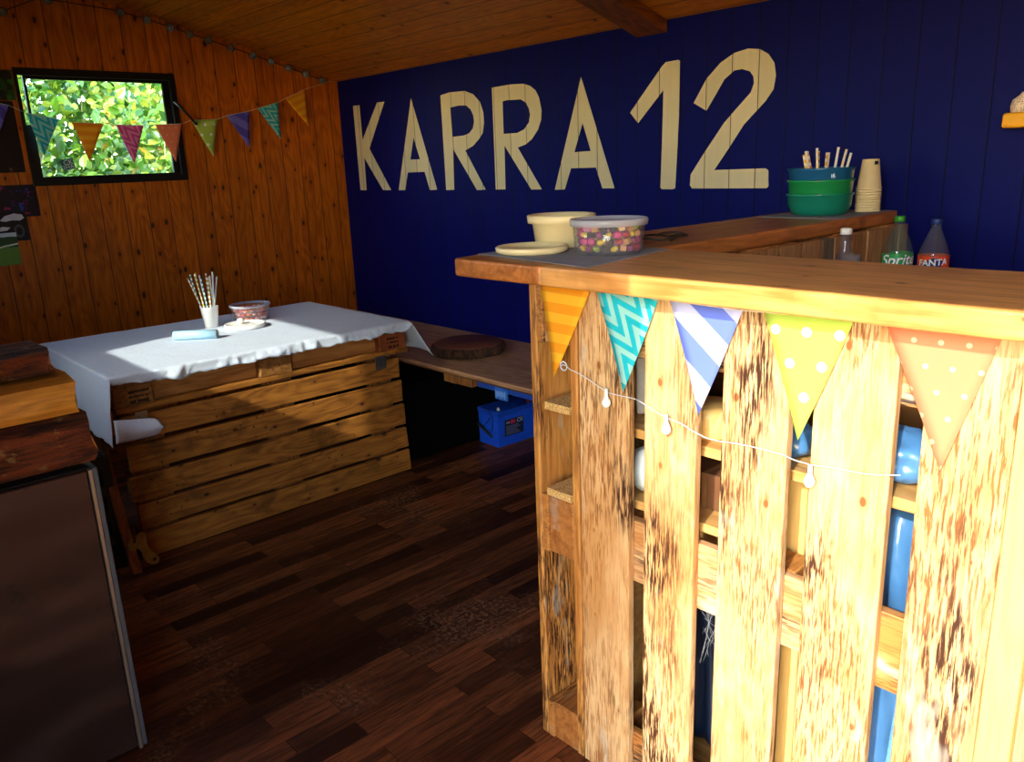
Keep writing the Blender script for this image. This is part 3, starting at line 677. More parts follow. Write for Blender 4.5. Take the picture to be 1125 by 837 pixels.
def flag_part(root, P0, P1, P2, key, curl=0.004):
    """triangular card hung from P0-P1 with its tip at P2"""
    P0, P1, P2 = Vector(P0), Vector(P1), Vector(P2); mid = (P0+P1)/2
    ex = (P1-P0).normalized(); up = (mid-P2); up = (up - ex*up.dot(ex)).normalized(); nn = ex.cross(up)
    b = MB(); N = 8; rows = []
    for i in range(N+1):
        t = i/N; A, Bp = P0.lerp(P2, t), P1.lerp(P2, t); row = []
        m_ = N-i
        for j in range(m_+1):
            s_ = j/m_ if m_ else 0
            row.append(b.bm.verts.new(A.lerp(Bp, s_) - nn*curl*sin(pi*t)*0.8 - nn*curl*(s_-0.5)*(1-t)*1.5))
        rows.append(row)
    for i in range(N):
        for j in range(len(rows[i])-1):
            b._f([rows[i][j], rows[i][j+1], rows[i+1][j]], True)
            if j < len(rows[i+1])-1: b._f([rows[i][j+1], rows[i+1][j+1], rows[i+1][j]], True)
    M = frame(mid, ex, nn)   # local X along the top edge, local Z down-up
    M = Matrix.Identity(4)
    for k in range(3): M[k][0] = ex[k]; M[k][1] = -nn[k]; M[k][2] = up[k]; M[k][3] = mid[k]
    inv = M.inverted()
    for v in b.bm.verts: v.co = inv @ v.co
    me = bpy.data.meshes.new('flag'); b.bm.to_mesh(me); b.bm.free()
    o = link_mesh('flag', me, F[key][0], root)
    base = wloc(root); Ml = M.copy()
    for k in range(3): Ml[k][3] -= base[k]
    o.matrix_local = Ml
    m = o.modifiers.new('thickness', 'SOLIDIFY'); m.thickness = 0.0006; m.offset = 0
    o['label'] = F[key][1]
    return o
string_m = plain('bunting_string', '#e8e0cc', 0.8)
bn = thing('bunting', 'row of five card flags hanging under the sunlit bar edge', 'bunting', (-0.8, 1.236, 1.195))
cf = [((-1.266, 1.199), (-1.116, 1.194), (-1.221, 0.985), 'orange'), ((-1.099, 1.191), (-0.943, 1.189), (-1.022, 0.988), 'teal'), ((-0.913, 1.188), (-0.759, 1.186), (-0.839, 0.976), 'blue'),
      ((-0.716, 1.187), (-0.559, 1.191), (-0.637, 0.972), 'lime'), ((-0.507, 1.189), (-0.348, 1.192), (-0.407, 0.976), 'coral')]
pts = []
for (a, c, t, k) in cf:
    flag_part(bn, (a[0], 1.246, a[1]-0.001), (c[0], 1.244, c[1]-0.001), (t[0], 1.236, t[1]), k)
    pts += [(a[0], 1.2435, a[1]-0.0015), (c[0], 1.2415, c[1]-0.0015)]
b = MB(); b.tube([(-1.30, 1.2435, 1.195)] + pts + [(-0.315, 1.2415, 1.194)], 0.0009, 5); obj('string', b, string_m, bn)
bw = thing('bunting', 'string of card flags crossing the window and the pine end wall', 'bunting', (-4.85, 1.8, 1.75))
XW = -4.85
wf = [((0.905, 1.862), (1.062, 1.826), (0.975, 1.640), 'violet'), ((1.131, 1.791), (1.282, 1.761), (1.183, 1.579), 'teal'), ((1.342, 1.747), (1.499, 1.739), (1.398, 1.542), 'orange'), ((1.559, 1.734), (1.708, 1.730), (1.628, 1.525), 'pink'),
      ((1.769, 1.734), (1.924, 1.740), (1.861, 1.529), 'coral'), ((1.979, 1.760), (2.138, 1.766), (2.086, 1.554), 'lime'), ((2.197, 1.787), (2.344, 1.815), (2.322, 1.597), 'violet'),
      ((2.399, 1.831), (2.543, 1.871), (2.534, 1.649), 'teal'), ((2.589, 1.893), (2.735, 1.951), (2.741, 1.725), 'orange')]
pts = []
for (a, c, t, k) in wf:
    flag_part(bw, (XW, a[0], a[1]), (XW, c[0], c[1]), (XW-0.006, t[0], t[1]), k); pts += [(XW+0.002, a[0], a[1]), (XW+0.002, c[0], c[1])]
b = MB(); b.tube([(XW+0.002, 0.6, 1.95)] + pts + [(XW, 2.93, 2.008)], 0.0012, 5); obj('string', b, string_m, bw)

# ------------------------------------------------------------------ lights on strings
clear = glass('clear_bulb_glass', (0.96, 0.97, 1.0), 0.5, 0.03, 0.12)
sock = plain('bulb_socket', '#1b1510', 0.45); wirem = plain('clear_wire', '#c8cdd2', 0.35, spec=0.7); cabm = plain('brown_cable', '#2a1a10', 0.6)
sl = thing('string_lights', 'row of bulbs along the top edge of the pine end wall', 'string lights', (-4.86, 1.9, 2.25))
ring_m = plain('bulb_collar', '#3a2c1c', 0.35, metal=0.6)
bp = [(1.12, 2.267), (1.336, 2.341), (1.683, 2.351), (1.817, 2.327), (1.942, 2.295), (2.05, 2.26), (2.152, 2.229), (2.285, 2.198), (2.416, 2.155), (2.531, 2.12), (2.644, 2.094), (2.759, 2.056), (2.873, 2.022)]
cable = []
for i, (y, z) in enumerate(bp):
    z = min(z, ceil_z(y)-0.036)
    d = Vector((0.8, -0.35, -0.25)).normalized(); q = d.to_track_quat('Z', 'Y').to_matrix().to_4x4(); c = Vector((-4.872, y, z+0.004))
    if i == 0:
        b = MB(); b.lathe([(0, -0.010), (0.012, -0.010), (0.013, 0.006), (0.0215, 0.010), (0.0215, 0.016), (0.012, 0.018), (0, 0.018)], n=18); s0 = obj('bulb_socket', b, ring_m, sl, world=False, origin=c-wloc(sl))
        b = MB(); b.lathe([(0.010, 0.018), (0.018, 0.026), (0.021, 0.036), (0.018, 0.046), (0.010, 0.053), (0, 0.055)], n=18); g0 = obj('bulb', b, clear, s0, world=False, origin=(0, 0, 0))
        s0.rotation_euler = q.to_euler()
    else: copy_tree(s0, sl, loc=c-wloc(sl))
    cable += [(-4.884, y-0.03, z+0.014), (-4.882, y+0.0, z+0.006)]
b = MB(); b.tube(cable, 0.003, 6); obj('cable', b, cabm, sl)
fl = thing('string_lights', 'thin wire with small clear bulbs looped across the bar front', 'string lights', (-0.85, 1.245, 0.95))
P = [(-1.204, 1.243, 1.013), (-1.188, 1.244, 1.016), (-1.165, 1.246, 1.004), (-1.07, 1.246, 0.978), (-0.993, 1.246, 0.972), (-0.915, 1.246, 0.953), (-0.859, 1.246, 0.937), (-0.80, 1.246, 0.930), (-0.668, 1.246, 0.937), (-0.613, 1.246, 0.928), (-0.52, 1.246, 0.941), (-0.45, 1.246, 0.951)]
b = MB()
W_ = []
for a, c in zip(P, P[1:]):
    for k in range(4):
        p = Vector(a).lerp(Vector(c), k/4); W_.append(p + Vector((0, 0, 0.0025*sin(len(W_)*0.9))))
b.tube(W_, 0.0011, 6)
rg = [(-1.196+0.010*cos(t*pi/6), 1.243, 1.014+0.010*sin(t*pi/6)) for t in range(13)]; b.tube(rg, 0.0014, 6)
obj('wire', b, wirem, fl)
b0 = None
for (x, z) in ((-1.07, 0.960), (-0.915, 0.935), (-0.613, 0.907)):
    if b0 is None:
        b = MB(); b.lathe([(0, 0.022), (0.0035, 0.022), (0.004, 0.006), (0.006, 0.002), (0.0095, -0.006), (0.0095, -0.012), (0.006, -0.018), (0, -0.0195)], n=14)
        b0 = obj('bulb', b, plain('frosted_bulb', '#e9eef0', 0.15, spec=0.8, var=0.02), fl, world=False, origin=(x+0.85, -0.006, z-0.95+0.004))
    else: copy_tree(b0, fl, loc=(x+0.85, -0.006, z-0.95+0.004))
# ------------------------------------------------------------------ pallet table
TX0, TX1, TY0, TY1, TZ = -4.05, -3.12, 0.85, 2.14, 0.742
tb = thing('pallet_table', 'table made of aged pallets, slats facing the room, under the paper cloth', 'table', (-3.6, 1.5, 0))
zs = [(0.006, 0.112), (0.128, 0.226), (0.244, 0.345), (0.364, 0.468), (0.486, 0.583)]
for i, (z0, z1) in enumerate(zs):
    b = MB(); b.box(TX1-0.022, TX1, TY0+(0.012 if i % 2 else 0)-(0.0 if i else 0), TY1-0.006*i, z0, z1, jit=0.003)
    obj('slat', b, table_wood, tb, origin=(TX1, TY0, z0), bevel=0.004, seg=2)
for y0, y1 in ((TY0+0.02, TY0+0.16), (1.43, 1.57), (TY1-0.19, TY1-0.06)):
    b = MB(); b.box(TX1-0.045, TX1-0.023, y0, y1, 0.01, 0.598); obj('upright_board', b, table_wood_z, tb, origin=(TX1, y0, 0), bevel=0.003)
    for z0, z1 in ((0.012, 0.11), (0.25, 0.345), (0.48, 0.595)):
        b = MB(); b.box(TX1-0.123, TX1-0.046, y0, y1, z0, z1); obj('block', b, table_wood_x, tb, origin=(TX1, y0, z0), bevel=0.003)
# back legs pallet edge
for y0 in (TY0+0.05, TY1-0.15):
    b = MB(); b.box(TX0+0.03, TX0+0.13, y0, y0+0.1, 0.002, 0.598); obj('leg', b, table_wood_z, tb, origin=(TX0, y0, 0), bevel=0.003)
# top pallet lying flat
for x0, x1 in ((TX0, TX0+0.10), (-3.65, -3.55), (TX1-0.10, TX1+0.004)):
    b = MB(); b.box(x0, x1, TY0-0.01, TY1+0.03, 0.600, 0.622, jit=0.001); obj('runner_board', b, table_wood, tb, origin=(x0, TY0, 0.6), bevel=0.003)
    for y0, y1 in ((TY0-0.01, TY0+0.135), (1.42, 1.565), (TY1-0.125, TY1+0.02)):
        b = MB(); b.box(x0+0.001, x1-(0.002 if x1 > -3.2 else 0.001), y0, y1, 0.623, 0.700); obj('block', b, plain('reddish_block', '#8a4520', 0.6, var=0.15) if x1 > -3.2 and y0 > 1.6 else table_wood_x, tb, origin=(x0, y0, 0.62), bevel=0.003)
for y0, y1 in ((TY0+0.136, 1.419), (1.566, TY1-0.126)):
    b = MB(); b.box(TX1-0.05, TX1-0.034, y0, y1, 0.6225, 0.6995); obj('side_board', b, wood('light_side_board', '#c08444', '#8a5424', 'y', 45, rough=0.6), tb, origin=(TX1, y0, 0.62), bevel=0.002)
for y0, y1 in ((TY0-0.01, TY0+0.135), (1.42, 1.565), (TY1-0.125, TY1+0.02)):
    b = MB(); b.box(TX0, TX1, y0, y1, 0.7005, 0.721); obj('cross_board', b, table_wood_x, tb, origin=(TX0, y0, 0.7), bevel=0.002)
for x0, x1 in ((TX0, TX0+0.145), (-3.86, -3.76), (-3.66, -3.52), (-3.43, -3.33), (TX1-0.145, TX1)):
    b = MB(); b.box(x0, x1, TY0-0.01, TY1+0.02, 0.7215, TZ); obj('deck_board', b, table_wood, tb, origin=(x0, TY0, 0.72), bevel=0.002)
inkm = plain('stamp_ink', '#140a06', 0.8)
def stamp(y0, z0, w_, h_, seed):
    R = random.Random(seed); b = MB()
    for r in range(3):
        y = y0; zc = z0 + h_*(0.12+0.36*r); hh = h_*(0.22 if r != 1 else 0.16)
        while y < y0+w_-0.004:
            ww = R.uniform(0.003, 0.007)
            if R.random() < 0.85: b.box(TX1+0.0018, TX1+0.0032, y, y+ww, zc-hh/2*R.uniform(0.6, 1), zc+hh/2*R.uniform(0.6, 1))
            y += ww+0.0014
    b.box(TX1+0.0018, TX1+0.0032, y0+0.004, y0+w_, z0-0.002, z0+0.0005)
    return obj('stamp', b, inkm, tb)
stamp(TY0+0.045, 0.632, 0.075, 0.052, 1); stamp(TY1-0.085, 0.634, 0.065, 0.052, 2)
def mending_plate(y0, y1, z0, z1, col, name):
    holes = []
    for i in range(2):
        for j in range(3):
            cy2, cz = y0+(y1-y0)*(0.25+0.5*i), z0+(z1-z0)*(0.2+0.3*j)
            holes.append([(cy2+0.0035*cos(a*pi/4), cz+0.0035*sin(a*pi/4)) for a in range(8)])
    o = put('mending_plate', flat_mesh([[(y0, z0), (y1, z0), (y1, z1), (y0, z1)]] + holes, 0.002), plain(name, col, 0.35, metal=0.7), frame((TX1+0.0062, 0, 0), (0, 1, 0), (0, 0, 1)), tb)
    o['label'] = 'perforated metal plate'
mending_plate(TY0+0.055, TY0+0.10, 0.508, 0.597, '#a89c7c', 'zinc_plate'); mending_plate(TY1-0.16, TY1-0.10, 0.545, 0.607, '#5f6468', 'steel_plate')
# leaning strut and forked brass lever at the near end
b = MB(); M = frame((-3.03, 0.80, 0.0), (0, 1, 0), Vector((-0.14, -0.01, 0.46)))
b.box(-0.022, 0.012, 0.0, 0.47, -0.012, 0.012, mat=M)
b.shift((0, 0, 0))
obj('strut', b, wood('red_brown_strut', '#8a4a20', '#4a2410', 'z', 50, stain=0.5), tb, origin=(-3.03, 0.80, 0), bevel=0.002)
lev = [(0.012, 0.135), (0.000, 0.118), (0.001, 0.098), (0.016, 0.090), (0.032, 0.094), (0.040, 0.078), (0.041, 0.052), (0.052, 0.030), (0.068, 0.016), (0.086, 0.016), (0.097, 0.030), (0.092, 0.048), (0.077, 0.064), (0.068, 0.086), (0.065, 0.106), (0.071, 0.128), (0.066, 0.146), (0.048, 0.150), (0.036, 0.136), (0.030, 0.118), (0.017, 0.114), (0.013, 0.122), (0.022, 0.134)]
hole = [(0.079+0.0075*cos(a*pi/5), 0.034+0.0075*sin(a*pi/5)) for a in range(10)]
hole2 = [(0.055+0.005*cos(a*pi/5), 0.134+0.005*sin(a*pi/5)) for a in range(10)]
brass = plain('aged_brass', '#8a6a2c', 0.5, metal=0.4, var=0.2)
o = put('forked_lever', flat_mesh([lev, hole, hole2], 0.008), brass, frame((-3.02, 0.785, 0.002), (0, 1, 0), (-0.28, 0, 1)), tb); o['label'] = 'forked brass lever with two holes'
# black crate beyond the near end of the table
cr = thing('storage_crate', 'black plastic crate on the floor between the metal cabinet and the pallet table', 'crate', (-3.3, 0.62, 0))
cb = plain('black_plastic', '#15120f', 0.5)
for z0, z1 in ((0.0, 0.05), (0.10, 0.14), (0.20, 0.24), (0.30, 0.34), (0.41, 0.46)):
    b = MB()
    b.box(-3.50, -3.12, 0.48, 0.495, z0, z1); b.box(-3.50, -3.12, 0.775, 0.79, z0, z1); b.box(-3.135, -3.12, 0.495, 0.775, z0, z1); b.box(-3.50, -3.485, 0.495, 0.775, z0, z1)
    obj('rail', b, cb, cr, bevel=0.003)
for x, y in ((-3.50, 0.48), (-3.15, 0.48), (-3.50, 0.76), (-3.15, 0.76)):
    b = MB(); b.box(x-0.001, x+0.031, y-0.001, y+0.031, 0.001, 0.45); obj('corner_post', b, cb, cr)
b = MB(); b.box(-3.484, -3.136, 0.496, 0.774, 0.004, 0.012); obj('base', b, cb, cr)

# ------------------------------------------------------------------ paper tablecloth
cn = NT('embossed_paper'); v = cn.coord(seed=False); vr = cn.scale(v, (1.0, 0.55, 1.0))
d_ = cn.voro(vr, 62, rand=0.35); em = 1.0 - cn.step(d_, 0.10, 0.26)
fold = cn.noise(v, 5, 4, 0.6, 0.5)
cn.set('Base Color', cn.mix(em*0.22, hexc('#dde8f8'), hexc('#8f9cb4'))); cn.set('Roughness', 0.8); cn.set('Specular IOR Level', 0.2); cn.bump(em*0.5 + fold*1.2, 0.35, 0.006)
tl = cn.new('ShaderNodeBsdfTranslucent'); tl.inputs[0].default_value = (0.8, 0.8, 0.8, 1)
mx = cn.new('ShaderNodeMixShader'); mx.inputs[0].default_value = 0.10; cn.t.links.new(cn.p.outputs[0], mx.inputs[1]); cn.t.links.new(tl.outputs[0], mx.inputs[2]); cn.t.links.new(mx.outputs[0], cn.out.inputs[0])
CX0, CX1, CY0, CY1 = TX0-0.004, TX1+0.008, TY0-0.016, TY1+0.036
def front_drop(y):
    t = (y-CY0)/(CY1-CY0)
    base = 0.045 + 0.016*noise.noise(Vector((y*5, 0, 3))) + 0.012*noise.noise(Vector((y*17, 1, 0))) + 0.006*noise.noise(Vector((y*45, 1, 0)))
    if t < 0.06: base -= 0.012*(1-t/0.06)
    return base
def cloth(u, v_):
    # u across (x: back -> front), v_ along (y: near -> far); the margins hang down
    LN, LF = 0.245, 0.168
    y = CY0 - LN + v_*(CY1-CY0+LN+LF)
    dn = max(0.0, CY0-y); df = max(0.0, y-CY1); yy = min(max(y, CY0), CY1)
    fd = front_drop(yy) + (df*0.2 if df > 0 else 0); xfull = (CX1-CX0)+fd
    s_ = u*xfull; xx = CX0 + min(s_, CX1-CX0); ds = max(0.0, s_-(CX1-CX0))
    z = TZ + 0.0048 + 0.0016*noise.noise(Vector((xx*6, yy*6, 1))) + 0.0010*noise.noise(Vector((xx*19, yy*13, 5)))
    tfront = (xx-CX0)/(CX1-CX0)
    if dn > 0:
        # near end drape, longer towards the front corner, gently folded
        ln = dn*(0.42+0.58*min(1, tfront*1.9+0.02)); 
        z -= ln; fd_ = 0.010*sin(xx*23+1.2) + 0.012*noise.noise(Vector((xx*5, dn*4, 2)))
        yy = CY0 - 0.006 - dn*0.10 - abs(fd_)*min(1, dn*8)
        if ds > 0:
            z -= ds*0.55; xx = CX1 + ds*0.45 + 0.012*noise.noise(Vector((dn*14, 3, 1))); yy += ds*0.25
    elif df > 0:
        z -= df*0.98; yy = CY1 + 0.006 + df*0.45*(0.4+tfront) + 0.012*sin(xx*19)*min(1, df*8)
        if ds > 0: z -= ds*0.25; xx = CX1 + ds*0.6
    elif ds > 0:
        w_ = 0.016*noise.noise(Vector((yy*9, ds*12, 7))) + 0.012*noise.noise(Vector((yy*26, ds*20, 2))) + 0.005*noise.noise(Vector((yy*60, ds*40, 4)))
        xx = CX1 + 0.006 + max(-0.004, w_)*min(1, ds*40) + ds*0.15; z -= ds*(0.95+0.1*w_*50*0.05)
    return Vector((xx, yy, z))
b = MB(); b.sheet(cloth, 110, 230)
tc = obj('tablecloth', b, cn.mat, origin=(-3.6, 1.5, TZ), solid=0.0012)
tag(tc, 'white embossed paper cloth draped over the pallet table', 'tablecloth')
# loose corner flap folded round the near front corner
b = MB()
def flap(u, v_):
    q = max(0.0, 1-max(0, (u-0.7)/0.3)**3)**0.5
    a = Vector((CX1+0.018, CY0-0.012, 0.590)).lerp(Vector((CX1+0.030, CY0+0.155, 0.532+0.032*q)), u)
    c = Vector((CX1+0.022, CY0-0.018, 0.500)).lerp(Vector((CX1+0.034, CY0+0.155, 0.532-0.030*q)), u)
    p = a.lerp(c, v_); p.x += 0.014*sin(pi*v_)*(0.4+u)
    return p
b.sheet(flap, 12, 8); obj('corner_flap', b, cn.mat, tc, solid=0.0012)

# ------------------------------------------------------------------ on the table
TT = TZ+0.0068
SN = ['white and cream striped', 'teal striped', 'yellow striped', 'tan striped', 'pale blue striped', 'mint green striped', 'pale yellow striped']
straw_cols = ['#f4f1e6', '#1f9c8a', '#e8b83a', '#c89a5a', '#dfeeee', '#3fb3a4', '#f3e6b0']
def straw_mat(i):
    n = NT('striped_paper_straw'); v = n.coord(); x, y, z = n.xyz(v)
    a = n.m('ARCTAN2', y, x)*0.15915; f = (z/0.022 + a).frac().gt(0.5)
    n.set('Base Color', n.mix(f, hexc(straw_cols[i]), (0.86, 0.84, 0.78))); n.set('Roughness', 0.6); return n.mat
SM = [straw_mat(i) for i in range(len(straw_cols))]
def straw(p0, p1, mi, label, group, r=0.0032):
    p0, p1 = Vector(p0), Vector(p1); L = (p1-p0).length; b = MB()
    b.lathe([(r, 0), (r, L), (r*0.8, L), (r*0.8, 0.001), (r, 0)], n=12)
    o = obj('paper_straw', b, SM[mi], world=False, origin=p0); o.rotation_euler = (p1-p0).to_track_quat('Z', 'Y').to_euler()
    return tag(o, label, 'straw', group)
b = MB(); c = (-3.775, 1.505, TT)
b.lathe([(0, 0.0), (0.030, 0.0), (0.041, 0.096), (0.043, 0.098), (0.0405, 0.098), (0.029, 0.003), (0, 0.003)], c, 32)
tag(obj('paper_cup', b, plain('white_card', '#f2f0ea', 0.6), origin=c), 'white paper cup holding straws on the cloth', 'cup')
R = random.Random(8)
for i in range(13):
    a = 2*pi*i/13 + 0.2; r0 = 0.008 + 0.014*(i % 2); 
    q0 = (c[0]+r0*cos(a), c[1]+r0*sin(a), TT+0.006)
    sx = Vector((cos(a), sin(a), 0))*0.036
    rad = 0.0335
    d = Vector((rad*cos(a), rad*sin(a), 0.09)) - Vector((r0*cos(a), r0*sin(a), 0)); d.normalize()
    q1 = Vector(q0) + d*(0.235 + 0.02*R.random())
    q1 += Vector((-0.045, -0.012, 0))*(0.5+0.5*cos(a)); mi = R.choice((0, 0, 0, 4, 1, 5, 2, 3)); straw(q0, q1, mi, SN[mi] + ' straw standing in the white cup on the table', 'straws in the white cup on the table')
# clear tub with red sweets, its lid beside it
tubglass = glass('clear_tub_plastic', (0.97, 0.98, 1.0), 0.25, 0.05, 0.06)
def clear_tub(cn_, r, h, label, lidded):
    t = thing('clear_tub', label, 'tub', cn_)
    b = MB(); b.lathe([(0, 0.0015), (r*0.84, 0.0015), (r*0.88, 0.004), (r*0.95, h), (r*0.935, h), (r*0.865, 0.006), (0, 0.0035)], n=48); obj('bowl', b, tubglass, t, world=False, origin=(0, 0, 0))
    b = MB()
    if lidded: b.lathe([(r*0.955, h-0.012), (r*1.0, h-0.012), (r*1.02, h-0.002), (r*1.0, h+0.003), (r*0.93, h+0.003), (r*0.90, h-0.001), (0, h-0.001), (0, h-0.002), (r*0.9, h-0.0025), (r*0.955, h-0.004)], n=48)
    else: b.lathe([(r*0.955, h-0.010), (r*1.0, h-0.008), (r*1.0, h+0.002), (r*0.93, h+0.002), (r*0.93, h), (r*0.955, h-0.002)], n=48, closed=True)
    o = obj('lid' if lidded else 'rim', b, glass('milky_lid_plastic', (0.9, 0.9, 0.95), 0.3, 0.2, 0.42 if lidded else 0.42, (0.72, 0.74, 0.82)), t, world=False, origin=(0, 0, 0)); o['label'] = 'milky translucent ' + ('lid' if lidded else 'rim')
    return t
clear_tub((-3.79, 1.715, TT), 0.098, 0.078, 'clear round tub of red sweets on the tablecloth', False)
red_s = [plain('red_gummy', '#e0402a', 0.35), plain('orange_gummy', '#f07a40', 0.35), plain('pink_gummy', '#f0a090', 0.4)]
def sweet_ring(cn_, rr, z, n_, off, protos, labels, group, R, jz=0.0015):
    for k in range(n_):
        a = 2*pi*(k+off)/n_; i = R.randrange(len(protos))
        loc = (cn_[0]+rr*cos(a), cn_[1]+rr*sin(a), z+R.uniform(0, jz))
        o = protos[i]
        rot = (R.uniform(-0.5, 0.5), R.uniform(-0.5, 0.5), R.uniform(0, 6.28))
        if 'used' not in o.keys():
            o['used'] = 1; o.location = loc; o.rotation_euler = rot
        else:
            o2 = o.copy(); COL.objects.link(o2); o2.location = loc; o2.rotation_euler = rot
prot = []
for i, m in enumerate(red_s):
    b = MB(); b.ball((0, 0, 0), 0.0115, 12, (1, 0.85, 0.75)); o = obj('gummy_sweet', b, m, world=False, origin=(0, 0, 0))
    tag(o, ['red', 'orange', 'pale pink'][i] + ' gummy sweet in the clear tub on the table', 'sweet', ['red', 'orange', 'pink'][i] + ' gummies in the table tub'); prot.append(o)
R = random.Random(5)
for zz, rr, nn, off in ((0.014, 0.066, 16, 0), (0.034, 0.068, 16, 0.5), (0.053, 0.070, 16, 0.2), (0.053, 0.043, 10, 0), (0.053, 0.018, 4, 0.1)):
    sweet_ring((-3.79, 1.715), rr, TT+zz, nn, off, prot, None, None, R)
b = MB(); c = (-3.625, 1.605, TT); b.lathe([(0, 0.0), (0.086, 0.0), (0.094, 0.004), (0.094, 0.018), (0.088, 0.020), (0.080, 0.012), (0.05, 0.011), (0, 0.011)], c, 40)
ld = obj('tub_lid', b, plain('white_lid', '#f4f2ec', 0.5), origin=c); tag(ld, 'white lid lying on the cloth in front of the tub of red sweets', 'lid')
b = MB(); b.ball((-3.66, 1.60, TT+0.026), 0.018, 12, (1, 1, 0.8)); tag(obj('paper_wad', b, plain('white_card', '#f2f0ea', 0.6), origin=(-3.66, 1.6, TT+0.012)), 'small white crumpled paper lying on the white lid', 'paper')
b = MB(); p0, p1 = Vector((-3.60, 1.262, TT+0.021)), Vector((-3.475, 1.405, TT+0.021)); b.tube([p0, p1], 0.020, 20)
rl = obj('bag_roll', b, plain('pale_blue_plastic', '#a9d3e6', 0.3, spec=0.6), origin=(p0+p1)/2); tag(rl, 'pale blue roll of thin plastic lying on the cloth near the cup', 'roll')
b = MB(); dd = (p1-p0).normalized(); b.tube([p1+dd*0.0003, p1+dd*0.0015], 0.0185, 20); obj('roll_core', b, plain('grey_core', '#8a9298', 0.7), rl)
# ------------------------------------------------------------------ bench along the blue wall
bn_ = thing('bench', 'plywood bench against the blue wall between the pallet table and the bar', 'bench', (-2.9, 2.66, 0))
ply = wood('bench_plywood', '#c79a72', '#9a6a44', 'x', 36, stain=0.35, rough=0.45, spec=0.5)
for k, (z0, z1, m) in enumerate(((0.462, 0.470, 'd'), (0.4702, 0.480, 'l'), (0.4802, 0.490, 't'))):
    b = MB(); b.box(-4.86, -1.34, 2.345-0.002*(k % 2), 2.992, z0, z1)
    obj('ply_layer' if m != 't' else 'seat_board', b, ply if m != 'd' else wood('ply_dark', '#7a4c28', '#4a2a12', 'x', 40), bn_, origin=(-3, 2.6, z0), bevel=0.001)
bluep = plain('bright_blue_paint', '#1748a8', 0.4)
b = MB(); b.box(-2.83, -1.36, 2.352, 2.372, 0.436, 0.4615); o = obj('edge_rail', b, bluep, bn_, bevel=0.002); o['label'] = 'blue painted rail under the seat edge'
b = MB(); b.box(-2.695, -2.615, 2.340, 2.3515, 0.405, 0.4615); o = obj('bracket', b, plain('light_blue_paint', '#2a6cc8', 0.4), bn_, bevel=0.002); o['label'] = 'small light blue bracket with worn print'
b = MB()
for i in range(7): b.box(-2.688+0.010*i, -2.682+0.010*i, 2.3388, 2.3396, 0.413+0.004*(i % 3), 0.447-0.003*(i % 2))
obj('worn_print', b, plain('pale_blue_paint', '#8ab4e8', 0.5), bn_)
lw_ = wood('bench_leg_wood', '#a06a34', '#6a3c18', 'z', 45)
for x0, x1, y0, y1, z0, z1 in ((-3.10, -3.00, 2.36, 2.46, 0.415, 0.4615), (-2.995, -2.89, 2.365, 2.46, 0.415, 0.4615)):
    b = MB(); b.box(x0, x1, y0, y1, z0, z1); obj('spacer_block', b, lw_, bn_, origin=(x0, y0, z0), bevel=0.003)
for x in (-4.5, -1.75):
    b = MB(); b.box(x, x+0.07, 2.80, 2.87, 0.001, 0.4615); obj('leg', b, lw_, bn_, origin=(x, 2.8, 0), bevel=0.003)
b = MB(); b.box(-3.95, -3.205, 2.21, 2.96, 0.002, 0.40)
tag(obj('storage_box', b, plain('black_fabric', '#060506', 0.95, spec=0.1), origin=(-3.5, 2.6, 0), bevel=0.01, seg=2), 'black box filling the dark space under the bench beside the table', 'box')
# log slice
c = (-3.255, 2.655, 0.4905)
bark = NT('rough_bark'); v = bark.coord(scale=(1, 1, 0.25)); q = bark.noise(v, 45, 5, 0.7)
bark.set('Base Color', bark.mix(bark.step(q, 0.35, 0.65), hexc('#120804'), hexc('#5e3820'))); bark.set('Roughness', 0.85); bark.bump(q, 0.9, 0.02)
rings_ = NT('log_rings'); v = rings_.coord(seed=False); x, y, z = rings_.xyz(v); nr = rings_.noise(v, 7, 3)
rr_ = rings_.m('SQRT', x*x + y*y); f = ((rr_ + nr*0.03)/0.009).frac(); crack = rings_.step(rings_.noise(rings_.scale(v, (6, 1.2, 1)), 9, 4, 0.7), 0.60, 0.66)
rings_.set('Base Color', rings_.mix(crack*0.8, rings_.mix(f*0.6, hexc('#7a4026'), hexc('#4a2414')), hexc('#160805'))); rings_.set('Roughness', 0.6)
b = MB(); R = random.Random(3); rip = [R.uniform(-0.012, 0.012) for _ in range(73)]
def ripple(a, j): return (0.02*sin(3*a+0.5) + 0.012*sin(7*a) + (0.030*(1 if int(a*14) % 2 else -1) if j in (1, 2, 3) else 0))
b.lathe([(0, 0.0), (0.183, 0.0), (0.196, 0.012), (0.193, 0.038), (0.178, 0.0495)], c, 144, ripple=ripple)
ls = obj('log_slice', b, bark.mat, origin=c); tag(ls, 'round dark log slice with bark rim lying on the plywood bench', 'log slice')
b = MB(); b.lathe([(0, 0.053), (0.176, 0.053), (0.180, 0.049), (0.178, 0.0485), (0, 0.0485)], c, 96, ripple=lambda a, j: 0.02*sin(3*a+0.5)+0.012*sin(7*a)); obj('cut_face', b, rings_.mat, ls, origin=c)
